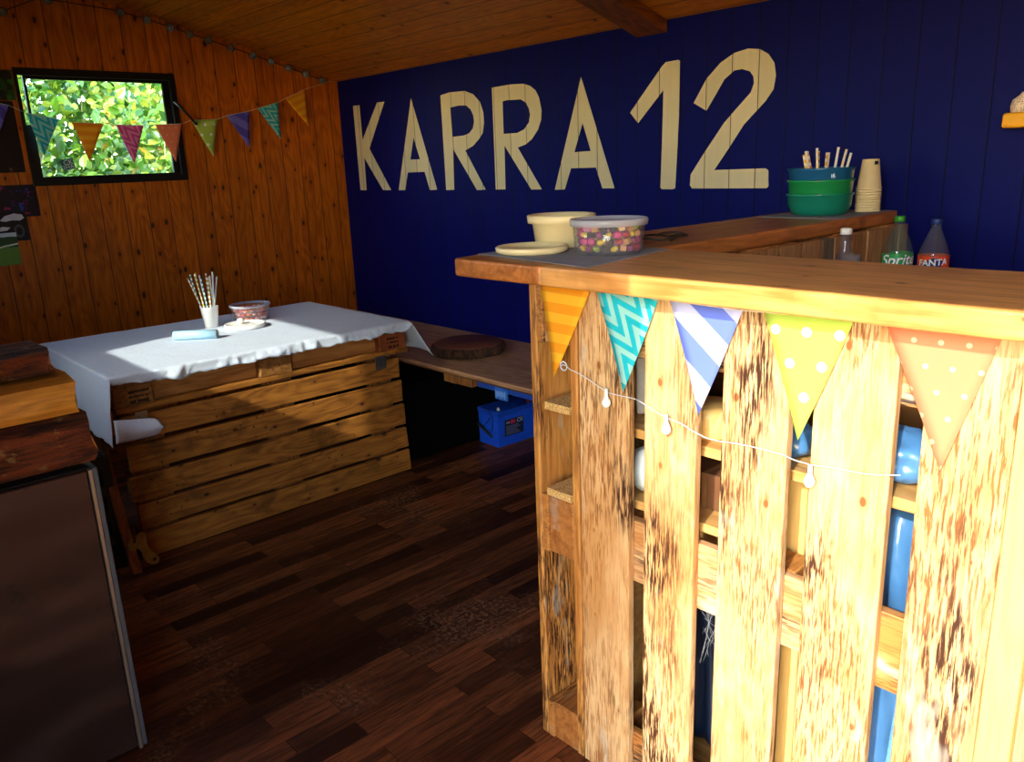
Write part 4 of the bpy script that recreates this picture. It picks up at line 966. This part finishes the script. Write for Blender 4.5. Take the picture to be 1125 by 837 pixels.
# blue battery
bt = thing('battery', 'blue box battery with black cable clip on the floor under the bench', 'battery', (-3.0, 2.80, 0))
M = Matrix.Translation((-3.02, 2.635, 0)) @ Matrix.Rotation(radians(-2), 4, 'Z')
b = MB(); b.box(-0.165, 0.0, 0.0, 0.29, 0.001, 0.172, mat=M); obj('case', b, plain('blue_battery_case', '#1a50d0', 0.35), bt, bevel=0.006, seg=2)
b = MB(); b.box(-0.168, 0.003, -0.003, 0.293, 0.1725, 0.200, mat=M); obj('cover', b, plain('blue_battery_cover', '#1644b4', 0.35), bt, bevel=0.005, seg=2)
b = MB(); b.box(0.0008, 0.0022, 0.045, 0.175, 0.055, 0.145, mat=M); lb = obj('label', b, plain('dark_blue_label', '#141a3a', 0.4), bt)
b = MB(); b.box(0.0023, 0.003, 0.085, 0.118, 0.118, 0.138, mat=M); obj('red_mark', b, plain('red_print', '#c0203a', 0.5), lb)
grp = plain('grey_print', '#b8bcc8', 0.5)
put('lettering', text_mesh('CSi', 0.030, 0.0003, 0.3), grp, M @ frame((0.0028, 0.146, 0.128), (0, 1, 0), (0, 0, 1)), lb)
put('lettering', text_mesh('SEIB', 0.014, 0.0003, 0.1), grp, M @ frame((0.0028, 0.066, 0.128), (0, 1, 0), (0, 0, 1)), lb)
b = MB()
for i in range(5): b.box(0.0024, 0.003, 0.052, 0.150-0.012*(i % 3), 0.062+0.0105*i, 0.066+0.0105*i, mat=M)
obj('small_print', b, plain('dim_print', '#6d7490', 0.5), lb)
b = MB(); b.tube([M @ Vector(p) for p in ((-0.12, -0.004, 0.198), (-0.06, -0.012, 0.205), (-0.03, -0.010, 0.17), (-0.03, -0.012, 0.11), (-0.055, -0.014, 0.07))], 0.0022, 6)
b.tube([M @ Vector(p) for p in ((-0.045, -0.012, 0.165), (-0.09, -0.012, 0.12), (-0.12, -0.014, 0.10))], 0.002, 6); obj('cable', b, cb, bt)
b = MB(); b.tube([M @ Vector(p) for p in ((-0.155, -0.014, 0.115), (-0.11, -0.016, 0.095), (-0.035, -0.014, 0.058))], [0.007, 0.010, 0.005], 8); obj('clip', b, cb, bt)
for x, y, cc in ((-0.03, 0.03, '#b0b0a8'), (-0.03, 0.24, '#8a3028')):
    b = MB(); b.lathe([(0.009, 0.2), (0.008, 0.214), (0, 0.214)], n=14, mat=M @ Matrix.Translation((x, y, 0))); obj('terminal', b, plain('terminal'+cc[1:3], cc, 0.4, metal=0.6), bt)

# ------------------------------------------------------------------ metal cabinet with split timbers on top
metal = NT('brushed_metal'); v = metal.coord(); sm = metal.step(metal.noise(v, 9, 4, 0.6), 0.62, 0.72)
metal.set('Base Color', metal.mix(sm*0.6, hexc('#584a48'), hexc('#2c2219'))); metal.set('Metallic', 0.85); metal.set('Roughness', 0.34 + sm*0.2); metal.bump(metal.noise(metal.scale(v, (1, 0.5, 1)), 4, 2), 0.6, 0.05)
mc = thing('metal_cabinet', 'dull grey sheet-metal cabinet in the lower left corner', 'cabinet', (-2.3, 0.1, 0))
b = MB(); b.box(-2.55, -2.012, -0.28, 0.462, 0.02, 0.792); obj('body', b, plain('dark_steel', '#3a3836', 0.5, metal=0.6), mc, bevel=0.003)
b = MB(); b.box(-2.0118, -1.996, -0.275, 0.455, 0.025, 0.790); obj('door', b, metal.mat, mc, bevel=0.003)
b = MB(); b.box(-2.010, -1.990, 0.4555, 0.464, 0.02, 0.792); o = obj('edge_strip', b, plain('bright_edge', '#b8b4a8', 0.3, metal=0.8), mc, bevel=0.001); o['label'] = 'bright metal edge strip'
b = MB(); b.box(-2.06, -1.998, 0.4645, 0.478, 0.02, 0.792); obj('side_post', b, plain('grey_post', '#5c6470', 0.5, metal=0.4), mc, bevel=0.002)
for x, y in ((-2.5, -0.24), (-2.5, 0.42), (-2.05, -0.24), (-2.05, 0.42)):
    b = MB(); b.lathe([(0, 0), (0.018, 0), (0.018, 0.0195), (0, 0.0195)], (x, y, 0.0), 14); obj('foot', b, cb, mc)
def timber(x0, x1, y0, y1, z0, z1, label, mats, seed, tilt=0.0):
    R = random.Random(seed); b = MB(); nb = 18; ny = 40; S0 = Vector((seed*3.3, seed, 0))
    rings = []
    for j in range(ny+1):
        y = y0 + (y1-y0)*j/ny; ring = []
        for k in range(nb):
            a = 2*pi*k/nb; ca, sa_ = cos(a), sin(a); q = (abs(ca)**4 + abs(sa_)**4)**-0.25
            px = (x0+x1)/2 + (x1-x0)/2*q*ca; pz = (z0+z1)/2 + (z1-z0)/2*q*sa_
            nz = noise.noise(Vector((px*9, y*5, pz*14)) + S0)*0.012 + noise.noise(Vector((px*22, y*14, pz*40)) + S0)*0.005
            px += nz*ca - 0.006*(1+ca)*0.5; pz += nz*sa_*0.6 if sa_ > -0.3 else 0; pz = min(max(pz, z0), z1)
            yy = y
            if j == ny: yy += 0.010*noise.noise(Vector((px*30, 0, pz*30)) + S0) + 0.006*sin(pz*70)
            ring.append(b.bm.verts.new((px, yy, pz + tilt*(y-y1))))
        rings.append(ring)
    for r0, r1 in zip(rings, rings[1:]):
        for k in range(nb): b._f([r0[k], r0[(k+1) % nb], r1[(k+1) % nb], r1[k]], False)
    b.mi = 1; b._f(rings[0][::-1]); b._f(rings[-1])
    return tag(obj('split_timber', b, mats, origin=((x0+x1)/2, (y0+y1)/2, z0)), label, 'timber')
barkm = NT('dark_bark_timber'); v = barkm.coord(scale=(1, 0.15, 1)); q = barkm.noise(v, 40, 6, 0.7, 0.5); q2 = barkm.noise(barkm.coord(), 16, 4, 0.7)
c_ = barkm.mix(barkm.step(q, 0.40, 0.62), hexc('#1c0a05'), hexc('#8a4018')); c_ = barkm.mix(barkm.step(q2, 0.57, 0.64)*0.75, c_, hexc('#a08048'))
barkm.set('Base Color', c_); barkm.set('Roughness', 0.75); barkm.bump(q*0.8 + q2*0.8, 1.0, 0.03)
split_y = wood('split_yellow_wood', '#f0a63c', '#bc7424', 'y', 45, knots=0.3, stain=0.45, rough=0.55)
end_w = wood('sawn_end', '#d08a3a', '#8a5220', 'x', 70, rough=0.7)
timber(-2.26, -1.985, -0.26, 0.478, 0.7935, 0.918, 'dark bark-covered split timber lying lowest on the metal cabinet', [barkm.mat, end_w], 1)
timber(-2.24, -1.992, -0.27, 0.462, 0.9200, 1.012, 'yellow split timber lying between the two dark bark timbers', [split_y, end_w], 2)
timber(-2.26, -2.035, -0.27, 0.438, 1.0140, 1.078, 'dark bark timber lying topmost of the stack on the metal cabinet', [barkm.mat, end_w], 3)

# ------------------------------------------------------------------ on the bar
Z = 1.2405
b = MB(); b.prism([(-1.500, 1.268), (-1.095, 1.212), (-1.150, 1.562), (-1.44, 1.56)], Z, Z+0.0012)
tag(obj('grey_mat', b, plain('grey_paper_mat', '#8d8f98', 0.8), origin=(-1.3, 1.4, Z)), 'thin grey mat under the tubs at the bar corner', 'mat')
Z2 = Z+0.0014
cream = plain('cream_plastic', '#ecd9a4', 0.45, var=0.02)
b = MB(); c = (-1.395, 1.350, Z2); b.lathe([(0, 0), (0.074, 0), (0.086, 0.004), (0.088, 0.014), (0.084, 0.017), (0.078, 0.016), (0.074, 0.010), (0, 0.010)], c, 48)
tag(obj('tub_lid', b, cream, origin=c), 'cream plastic lid lying on the grey mat at the bar corner', 'lid')
b = MB(); c = (-1.435, 1.495, Z2-0.0012 if False else Z2); b.lathe([(0, 0), (0.060, 0), (0.066, 0.004), (0.074, 0.058), (0.085, 0.060), (0.087, 0.078), (0.083, 0.080), (0.079, 0.078), (0.070, 0.062), (0.062, 0.008), (0, 0.005)], c, 48)
tag(obj('food_tub', b, cream, origin=c), 'open cream plastic tub standing behind the lid at the bar corner', 'tub')
sc_ = (-1.222, 1.428)
clear_tub((sc_[0], sc_[1], Z2), 0.088, 0.076, 'clear lidded tub of mixed coloured sweets on the bar', True)
SW = []
def swp(name, mb, m, lab, grp_):
    o = obj(name, mb, m, world=False, origin=(0, 0, 0)); tag(o, lab + ' sweet in the lidded tub on the bar', 'sweet', grp_); SW.append(o)
def m_(n_, c_): return plain('sweet_'+n_, c_, 0.4)
b = MB(); b.lathe([(0, -0.009), (0.0065, -0.009), (0.008, -0.007), (0.008, 0.007), (0.0065, 0.009), (0, 0.009)], n=14, mat=Matrix.Rotation(pi/2, 4, 'X')); swp('rolled_sweet', b, m_('magenta', '#d0307a'), 'magenta rolled', 'magenta rolled sweets')
b = MB(); b.lathe([(0, -0.009), (0.0065, -0.009), (0.008, -0.007), (0.008, 0.007), (0.0065, 0.009), (0, 0.009)], n=14, mat=Matrix.Rotation(pi/2, 4, 'X')); swp('rolled_sweet', b, m_('pink', '#e08aa8'), 'pale pink rolled', 'pale pink rolled sweets')
b = MB(); b.ball((0, 0, 0), 0.009, 12, (1, 1, 0.9)); swp('berry_sweet', b, m_('purple', '#8a1f58'), 'round purple berry', 'purple berry sweets')
b = MB(); b.ball((0, 0, 0), 0.009, 12, (1.05, 0.7, 0.7)); swp('bean_sweet', b, m_('yellow', '#e6c21c'), 'yellow bean', 'yellow bean sweets')
b = MB(); b.ball((0, 0, 0), 0.009, 12, (1.05, 0.7, 0.7)); swp('bean_sweet', b, m_('green', '#9aa81e'), 'olive green bean', 'green bean sweets')
b = MB(); b.box(-0.0065, 0.0065, -0.0065, 0.0065, -0.006, 0.006); bmesh.ops.bevel(b.bm, geom=b.bm.edges[:], offset=0.0015, segments=2); swp('cube_sweet', b, m_('tan', '#d89a5a'), 'tan cube', 'tan cube sweets')
b = MB(); b.box(-0.0065, 0.0065, -0.0065, 0.0065, -0.006, 0.006); bmesh.ops.bevel(b.bm, geom=b.bm.edges[:], offset=0.0015, segments=2); swp('cube_sweet', b, m_('brown', '#3a2418'), 'dark brown cube', 'brown cube sweets')
b = MB(); b.ball((0, 0, 0), 0.009, 12, (1, 1, 0.6)); swp('jelly_sweet', b, m_('red', '#c01f38'), 'flat red jelly', 'red jelly sweets')
R = random.Random(21)
for zz, rr, nn, off in ((0.0145, 0.0625, 19, 0), (0.0300, 0.0640, 19, 0.5), (0.0455, 0.0655, 20, 0.2), (0.0600, 0.0665, 20, 0.7), (0.0600, 0.047, 14, 0), (0.0600, 0.029, 9, 0.3), (0.0600, 0.010, 3, 0.3)):
    sweet_ring(sc_, rr, Z2+zz, nn, off, SW, None, None, R, 0.0008)
for o in SW + prot:
    if 'used' in o.keys(): pass
for o in list(bpy.data.objects):
    if 'used' in o.keys(): del o['used']
# cable coil behind the tub
b = MB(); pts = []
for i in range(60):
    t = i/59; a = t*9.0; pts.append((-1.30+0.05*cos(a)+0.06*t, 1.70+0.07*sin(a)-0.03*t, Z+0.004+0.012*t+0.006*abs(sin(a*1.7))))
b.tube(pts, 0.0032, 6); tag(obj('cable_coil', b, [plain('dark_cord', '#2a1a10', 0.5)], origin=(-1.28, 1.68, Z)), 'dark coiled cord lying behind the tub of sweets', 'cord')
# bowls with straws, cup stack
BX, BY = -1.345, 2.665
b = MB(); b.box(BX-0.13, BX+0.15, BY-0.16, BY+0.24, Z, Z+0.0012); tag(obj('grey_mat', b, plain('grey_paper_mat', '#8d8f98', 0.8), origin=(BX, BY, Z)), 'thin grey mat under the stacked bowls near the blue wall', 'mat')
def bowl_mat(nm, col):
    n = NT(nm); n.set('Base Color', hexc(col)); n.set('Roughness', 0.28); n.set('Specular IOR Level', 0.6); n.set('Transmission Weight', 0.15); return n.mat
for i, (zb, col, nm, lab) in enumerate(((0.0, '#12806a', 'teal_bowl_plastic', 'green teal plastic bowl at the bottom of the bowl stack'), (0.045, '#1a9050', 'green_bowl_plastic', 'green plastic bowl in the middle of the bowl stack'), (0.083, '#1c6090', 'blue_bowl_plastic', 'blue plastic bowl on top of the bowl stack'))):
    b = MB(); c = (BX, BY, Z2+zb); s_ = 1.0
    b.lathe([(0, 0), (0.078, 0), (0.088, 0.004), (0.101, 0.030), (0.104, 0.062), (0.1075, 0.064), (0.109, 0.070), (0.106, 0.071), (0.1025, 0.068), (0.0985, 0.032), (0.086, 0.0065), (0.076, 0.003), (0, 0.003)], c, 56)
    o = obj('plastic_bowl', b, bowl_mat(nm, col), origin=c); tag(o, lab, 'bowl', 'stacked plastic bowls')
    b = MB(); b.box(-0.014, 0.014, 0.100, 0.117, 0.060, 0.066, mat=Matrix.Translation(c) @ Matrix.Rotation(radians(55), 4, 'Z')); obj('grip_tab', b, bowl_mat(nm+'_tab', col), o)
ex = Vector((cos(YAW), sin(YAW), 0))
put('emblem', text_mesh('i6', 0.020, 0.0003), plain('white_print', '#e8f0f4', 0.5), frame((BX-0.1045*(-ex.y)-0.0, BY-0.1045*ex.x, Z2+0.083+0.045), ex, (0, 0, 1)), o)
R = random.Random(2)
for i in range(10):
    u = (i-4.5)/4.5; lean = 0.30*u + R.uniform(-0.06, 0.06)
    p0 = Vector((BX, BY, Z2+0.092)) + ex*(0.012*i-0.050) + Vector((0.3, -0.3, 0))*R.uniform(-0.05, 0.10)
    d = (Vector((0, 0, 1)) + ex*lean + Vector((-ex.y, ex.x, 0))*R.uniform(-0.05, 0.15)).normalized()
    straw(p0, p0 + d*(0.115 + R.uniform(-0.008, 0.012)), mi := R.choice((2, 2, 3, 4, 6, 3)), SN[mi] + ' paper straw sticking out of the stacked bowls', 'straws in the stacked bowls', 0.0042)
CX, CY_ = -1.255, 2.835
cupm = plain('cream_paper_cup', '#ead9a8', 0.6, var=0.03)
p_ = [(0.026, 0.096), (0.0, 0.096), (0.0, 0.098), (0.027, 0.098), (0.039, 0.004), (0.0415, 0.004), (0.0425, 0.0015), (0.0405, 0.0), (0.0385, 0.002)]
b = MB(); b.lathe(p_, n=36); c0 = obj('paper_cup', b, cupm, world=False, origin=(CX, CY_, Z2)); tag(c0, 'cream paper cup nested upside down in the stack near the blue wall', 'cup', 'stacked cream paper cups')
for i in range(1, 10):
    c1 = c0.copy(); COL.objects.link(c1); c1.location = (CX, CY_, Z2+0.0085*i)
c1['label'] = 'topmost cream paper cup of the upside-down stack near the blue wall'; c1.data = c0.data.copy()
b = MB(); rr = 0.0285
b.sheet(lambda u, v_: Vector((rr*1.0*cos(-0.75+0.45*u+0.0), rr*sin(-0.75+0.45*u), 0.080+0.012*v_)) * 1.0, 6, 2)
for v in b.bm.verts: k = (0.0294+0.0002)/rr; v.co.x *= k*1.03; v.co.y *= k*1.03
o = obj('black_mark', b, plain('black_print', '#101010', 0.6), c1, world=False, origin=(0, 0, 0), solid=0.0004)
# bottles
def bottle(x, y, z, h, r, label, liquid, capc, lab=None, clearb=False):
    t = thing('drink_bottle', label, 'bottle', (x, y, z))
    b = MB(); P_ = [(0, 0.004), (r*0.55, 0.0), (r*0.92, 0.004), (r, 0.03*h/0.3), (r*0.97, 0.42*h), (r, 0.46*h), (r, 0.63*h), (r*0.97, 0.66*h), (r*0.72, 0.76*h), (r*0.42, 0.87*h), (0.0135, 0.915*h), (0.0135, 0.93*h), (0.016, 0.932*h), (0.016, 0.94*h), (0.0125, 0.945*h), (0.0125, 0.985*h)]
    b.lathe(P_, n=36); obj('bottle_body', b, glass('bottle_plastic_'+liquid[0], liquid[1], 0.35, 0.04, 0.05), t, world=False, origin=(0, 0, 0))
    b = MB(); b.lathe([(0.0155, 0.943*h), (0.0165, 0.945*h), (0.0165, h-0.002), (0.0145, h), (0, h)], n=24, ripple=lambda a, j: 0.03*(int(a*12) % 2)); obj('cap', b, plain('cap_'+capc[0], capc[1], 0.45), t, world=False, origin=(0, 0, 0))
    if lab:
        b = MB(); b.lathe([(r*1.006, 0.36*h), (r*1.012, 0.37*h), (r*1.012, 0.625*h), (r*1.006, 0.630*h)], n=48); lb = obj('label_wrap', b, plain('label_'+lab[0], lab[1], 0.4, var=0.02), t, world=False, origin=(0, 0, 0))
        return t, lb
    return t, None
def wrap_text(body, size, R_, ang, zc, mat, parent, shear=0.0, bold=0.0, tiltz=0.0, thick=0.0006, name='lettering'):
    me = text_mesh(body, size, 0.0001, shear, bold)
    bm = bmesh.new(); bm.from_mesh(me); bmesh.ops.triangulate(bm, faces=bm.faces)
    bmesh.ops.subdivide_edges(bm, edges=bm.edges, cuts=1)
    for v in bm.verts:
        xx = v.co.x; zz = v.co.y + tiltz*xx; a = ang + xx/R_; rr = R_ + thick + (0.0003 if v.co.z > 0 else 0)
        v.co = Vector((rr*cos(a), rr*sin(a), zc+zz))
    bm.to_mesh(me); bm.free(); return link_mesh(name, me, mat, parent, (0, 0, 0))
wt = plain('white_print', '#f2f4f4', 0.5)
def face_ang(x, y): return atan2(-y, -x)
t, lb = bottle(-1.105, 2.745, 0.9155, 0.320, 0.048, 'clear lemonade bottle with green cap and green label', ('green', (0.80, 0.90, 0.82)), ('green', '#2f8a2a'), ('green', '#15a045'))
a_ = face_ang(-1.105, 2.745); wrap_text('Sprite', 0.048, 0.0486, a_+0.12, 0.1795, plain('dark_green_print', '#0a5a2c', 0.5), lb, 0.25, 0.0016, 0.06, 0.0004, 'lettering_shadow'); wrap_text('Sprite', 0.048, 0.0486, a_+0.12, 0.181, wt, lb, 0.25, 0.0007, 0.06, 0.0012)
t, lb = bottle(-1.000, 2.770, 0.9155, 0.312, 0.046, 'clear bottle with blue cap and orange label', ('clear', (0.86, 0.86, 0.88)), ('blue', '#1c2f6a'), ('orange', '#e8501c'))
a_ = face_ang(-1.0, 2.77)
me_n = plain('navy_print', '#1a2a6e', 0.5)
bm_ = MB(); bm_.sheet(lambda u, v_: Vector((0.0470*cos(a_-0.72+1.44*u), 0.0470*sin(a_-0.72+1.44*u), 0.170 + 0.012*(u-0.5) + (v_-0.5)*0.042*sin(pi*min(1, max(0.06, u))*0.94+0.1))), 20, 3)
obj('logo_field', bm_, me_n, lb, world=False, origin=(0, 0, 0), solid=0.0003)
wrap_text('FANTA', 0.028, 0.0466, a_, 0.176, wt, lb, 0.0, 0.0008, 0.06, 0.0012)
bm_ = MB(); bm_.ball((0.0462*cos(a_+0.1), 0.0462*sin(a_+0.1), 0.120), 0.010, 12, (0.5, 1, 0.7)); obj('fruit_print', bm_, plain('orange_print', '#f49a20', 0.5), lb, world=False, origin=(0, 0, 0))
t, _ = bottle(-1.100, 2.355, 0.9155, 0.312, 0.031, 'slim clear bottle with white cap in front of the short planks', ('clear', (0.86, 0.86, 0.88)), ('white', '#e8e4dc'))
b = MB(); b.lathe([(0, 0), (0.024, 0), (0.025, 0.003), (0.0305, 0.098), (0.0290, 0.098), (0.0235, 0.006), (0, 0.005)], n=32)
st_ = thing('drink_glass_stack', 'stack of clear plastic cups beside the slim clear bottle', 'cups', (-1.058, 2.300, 0.9155))
gm_ = glass('clear_cup_plastic', (0.96, 0.96, 0.97), 0.4, 0.05, 0.06)
g0 = obj('cup', b, gm_, st_, world=False, origin=(0, 0, 0))
for i in range(1, 18):
    q_ = g0.copy(); COL.objects.link(q_); q_.parent = st_; q_.location = (0, 0, 0.0085*i)
# a plinth under the slim bottle and cups: end shelf of the back counter
b = MB(); b.box(-1.13, -0.95, 2.22, 2.615, 0.885, 0.915); obj('side_top', b, shelf_w, bk, bevel=0.003)
b = MB(); b.box(-1.12, -0.96, 2.23, 2.61, 0.0, 0.884); obj('side_body', b, MATS['dark_cabinet'], bk)

# ------------------------------------------------------------------ yellow ledge on the blue wall at the right edge
sg = thing('wall_shelf', 'small yellow ledge on the dark blue wall at the right edge', 'shelf', (-0.78, 2.96, 1.50))
b = MB(); b.box(-0.887, -0.66, 2.90, 2.998, 1.496, 1.541); obj('ledge', b, plain('yellow_paint', '#e8a812', 0.45), sg, bevel=0.008, seg=3)
b = MB()
for x, z in ((-0.878, 1.504), (-0.872, 1.504)): b.lathe([(0.0015, 0), (0.0015, 0.001), (0, 0.001)], n=8, mat=frame((x, 2.8995, z), (1, 0, 0), (0, 0, 1)))
obj('screw', b, plain('black_print', '#101010', 0.6), sg)
c = (-0.845, 2.945, 1.5415)
b = MB(); b.lathe([(0, 0), (0.032, 0), (0.034, 0.02), (0.030, 0.038), (0.014, 0.050), (0.006, 0.060), (0, 0.062)], c, 28)
dn_ = NT('dotted_cream'); v = dn_.coord(); d = dn_.voro(v, 160, rand=0.2); dn_.set('Base Color', dn_.mix(dn_.step(d, 0.25, 0.35), hexc('#5a3a2c'), hexc('#e4cdb8'))); dn_.set('Roughness', 0.6)
tag(obj('dotted_ornament', b, dn_.mat, origin=c), 'small dotted cream dome-shaped ornament on the yellow ledge', 'ornament')
b = MB(); c = (-0.785, 2.945, 1.5415); b.lathe([(0, 0.0), (0.024, 0), (0.026, 0.06), (0.024, 0.10), (0.010, 0.13), (0.009, 0.17), (0.007, 0.17), (0.008, 0.13), (0.022, 0.10), (0.024, 0.06), (0.022, 0.004), (0, 0.004)], c, 24)
tag(obj('glass_bottle', b, glass('brown_bottle_glass', (0.25, 0.2, 0.18), 0.5, 0.03, 0.1, (0.1, 0.08, 0.07)), origin=c), 'narrow dark glass bottle standing on the yellow ledge', 'bottle')

# ------------------------------------------------------------------ pictures pinned beside the window
def poster(y0, y1, z0, z1, dx, mat, label):
    b = MB(); b.box(XL+dx, XL+dx+0.001, y0, y1, z0, z1); return tag(obj('photo_print', b, mat, origin=(XL+dx, (y0+y1)/2, z0)), label, 'picture')
def blotch(name, base, cols, sc, th=0.55):
    n = NT(name); v = n.coord(); c = hexc(base)
    for i, k in enumerate(cols):
        vv = n.scale(v, (1, 1.0+0.3*i, 1.3)); ad = n.new('ShaderNodeVectorMath', operation='ADD'); n.t.links.new(vv, ad.inputs[0]); ad.inputs[1].default_value = (i*3.7, i*1.9, i*5.1)
        c = n.mix(n.step(n.noise(ad.outputs[0], sc, 3, 0.5), th, th+0.08), c, hexc(k))
    n.set('Base Color', c); n.set('Roughness', 0.35); return n.mat
poster(0.93, 1.110, 1.855, 2.0, 0.0006, blotch('print_green', '#0c140a', ['#1f7a20', '#0f4a14'], 14, 0.5), 'dark photo print with green patches, topmost beside the window')
poster(0.86, 1.092, 1.500, 1.850, 0.0006, blotch('print_dark', '#08060a', ['#7a5418', '#2a1830', '#8a5a3a'], 12, 0.66), 'nearly black photo print beside the lower half of the window')
poster(0.86, 1.123, 1.275, 1.438, 0.0018, blotch('print_party', '#09050f', ['#a01a6a', '#2448b0', '#38104a'], 22, 0.60), 'dark photo print with magenta and blue lights below the window corner')
pm = poster(0.86, 1.052, 1.155, 1.304, 0.0030, plain('print_black', '#0a0908', 0.35), 'photo print of a white motorcycle on black')
pw = plain('print_white', '#d8d8dc', 0.4); pg = plain('print_grey', '#4a4c52', 0.4)
fr_ = lambda dx: frame((XL+dx, 0, 0), (0, 1, 0), (0, 0, 1))
put('fairing', flat_mesh([[(0.93, 1.262), (0.955, 1.285), (1.0, 1.296), (1.035, 1.288), (1.042, 1.270), (1.02, 1.258), (0.985, 1.262), (0.955, 1.256)]], 0.0006), pw, fr_(0.0045), pm)
put('seat_panel', flat_mesh([[(0.90, 1.218), (0.935, 1.232), (0.972, 1.226), (0.955, 1.212), (0.915, 1.208)]], 0.0006), pw, fr_(0.0045), pm)
wheel = [[(1.01+0.024*cos(a*pi/10), 1.205+0.034*sin(a*pi/10)) for a in range(20)], [(1.01+0.014*cos(a*pi/10), 1.205+0.022*sin(a*pi/10)) for a in range(20)]]
put('wheel', flat_mesh(wheel, 0.0006), pg, fr_(0.0045), pm)
land = NT('print_landscape'); v = land.coord(seed=False); x, y, z = land.xyz(v); q = land.noise(v, 22, 3)
c_ = land.mix((z + q*0.03).gt(0.105), hexc('#5f8a2c'), hexc('#1f4a18')); c_ = land.mix((z + q*0.02).gt(0.155), c_, hexc('#c8d8dc')); c_ = land.mix(((z - 0.10 - y*0.15 + q*0.01).abs()).lt(0.004), c_, hexc('#dfe4d4'))
land.set('Base Color', c_); land.set('Roughness', 0.4)
poster(0.84, 0.992, 1.035, 1.200, 0.0042, land.mat, 'photo print of a green landscape, lowest of the pinned pictures')
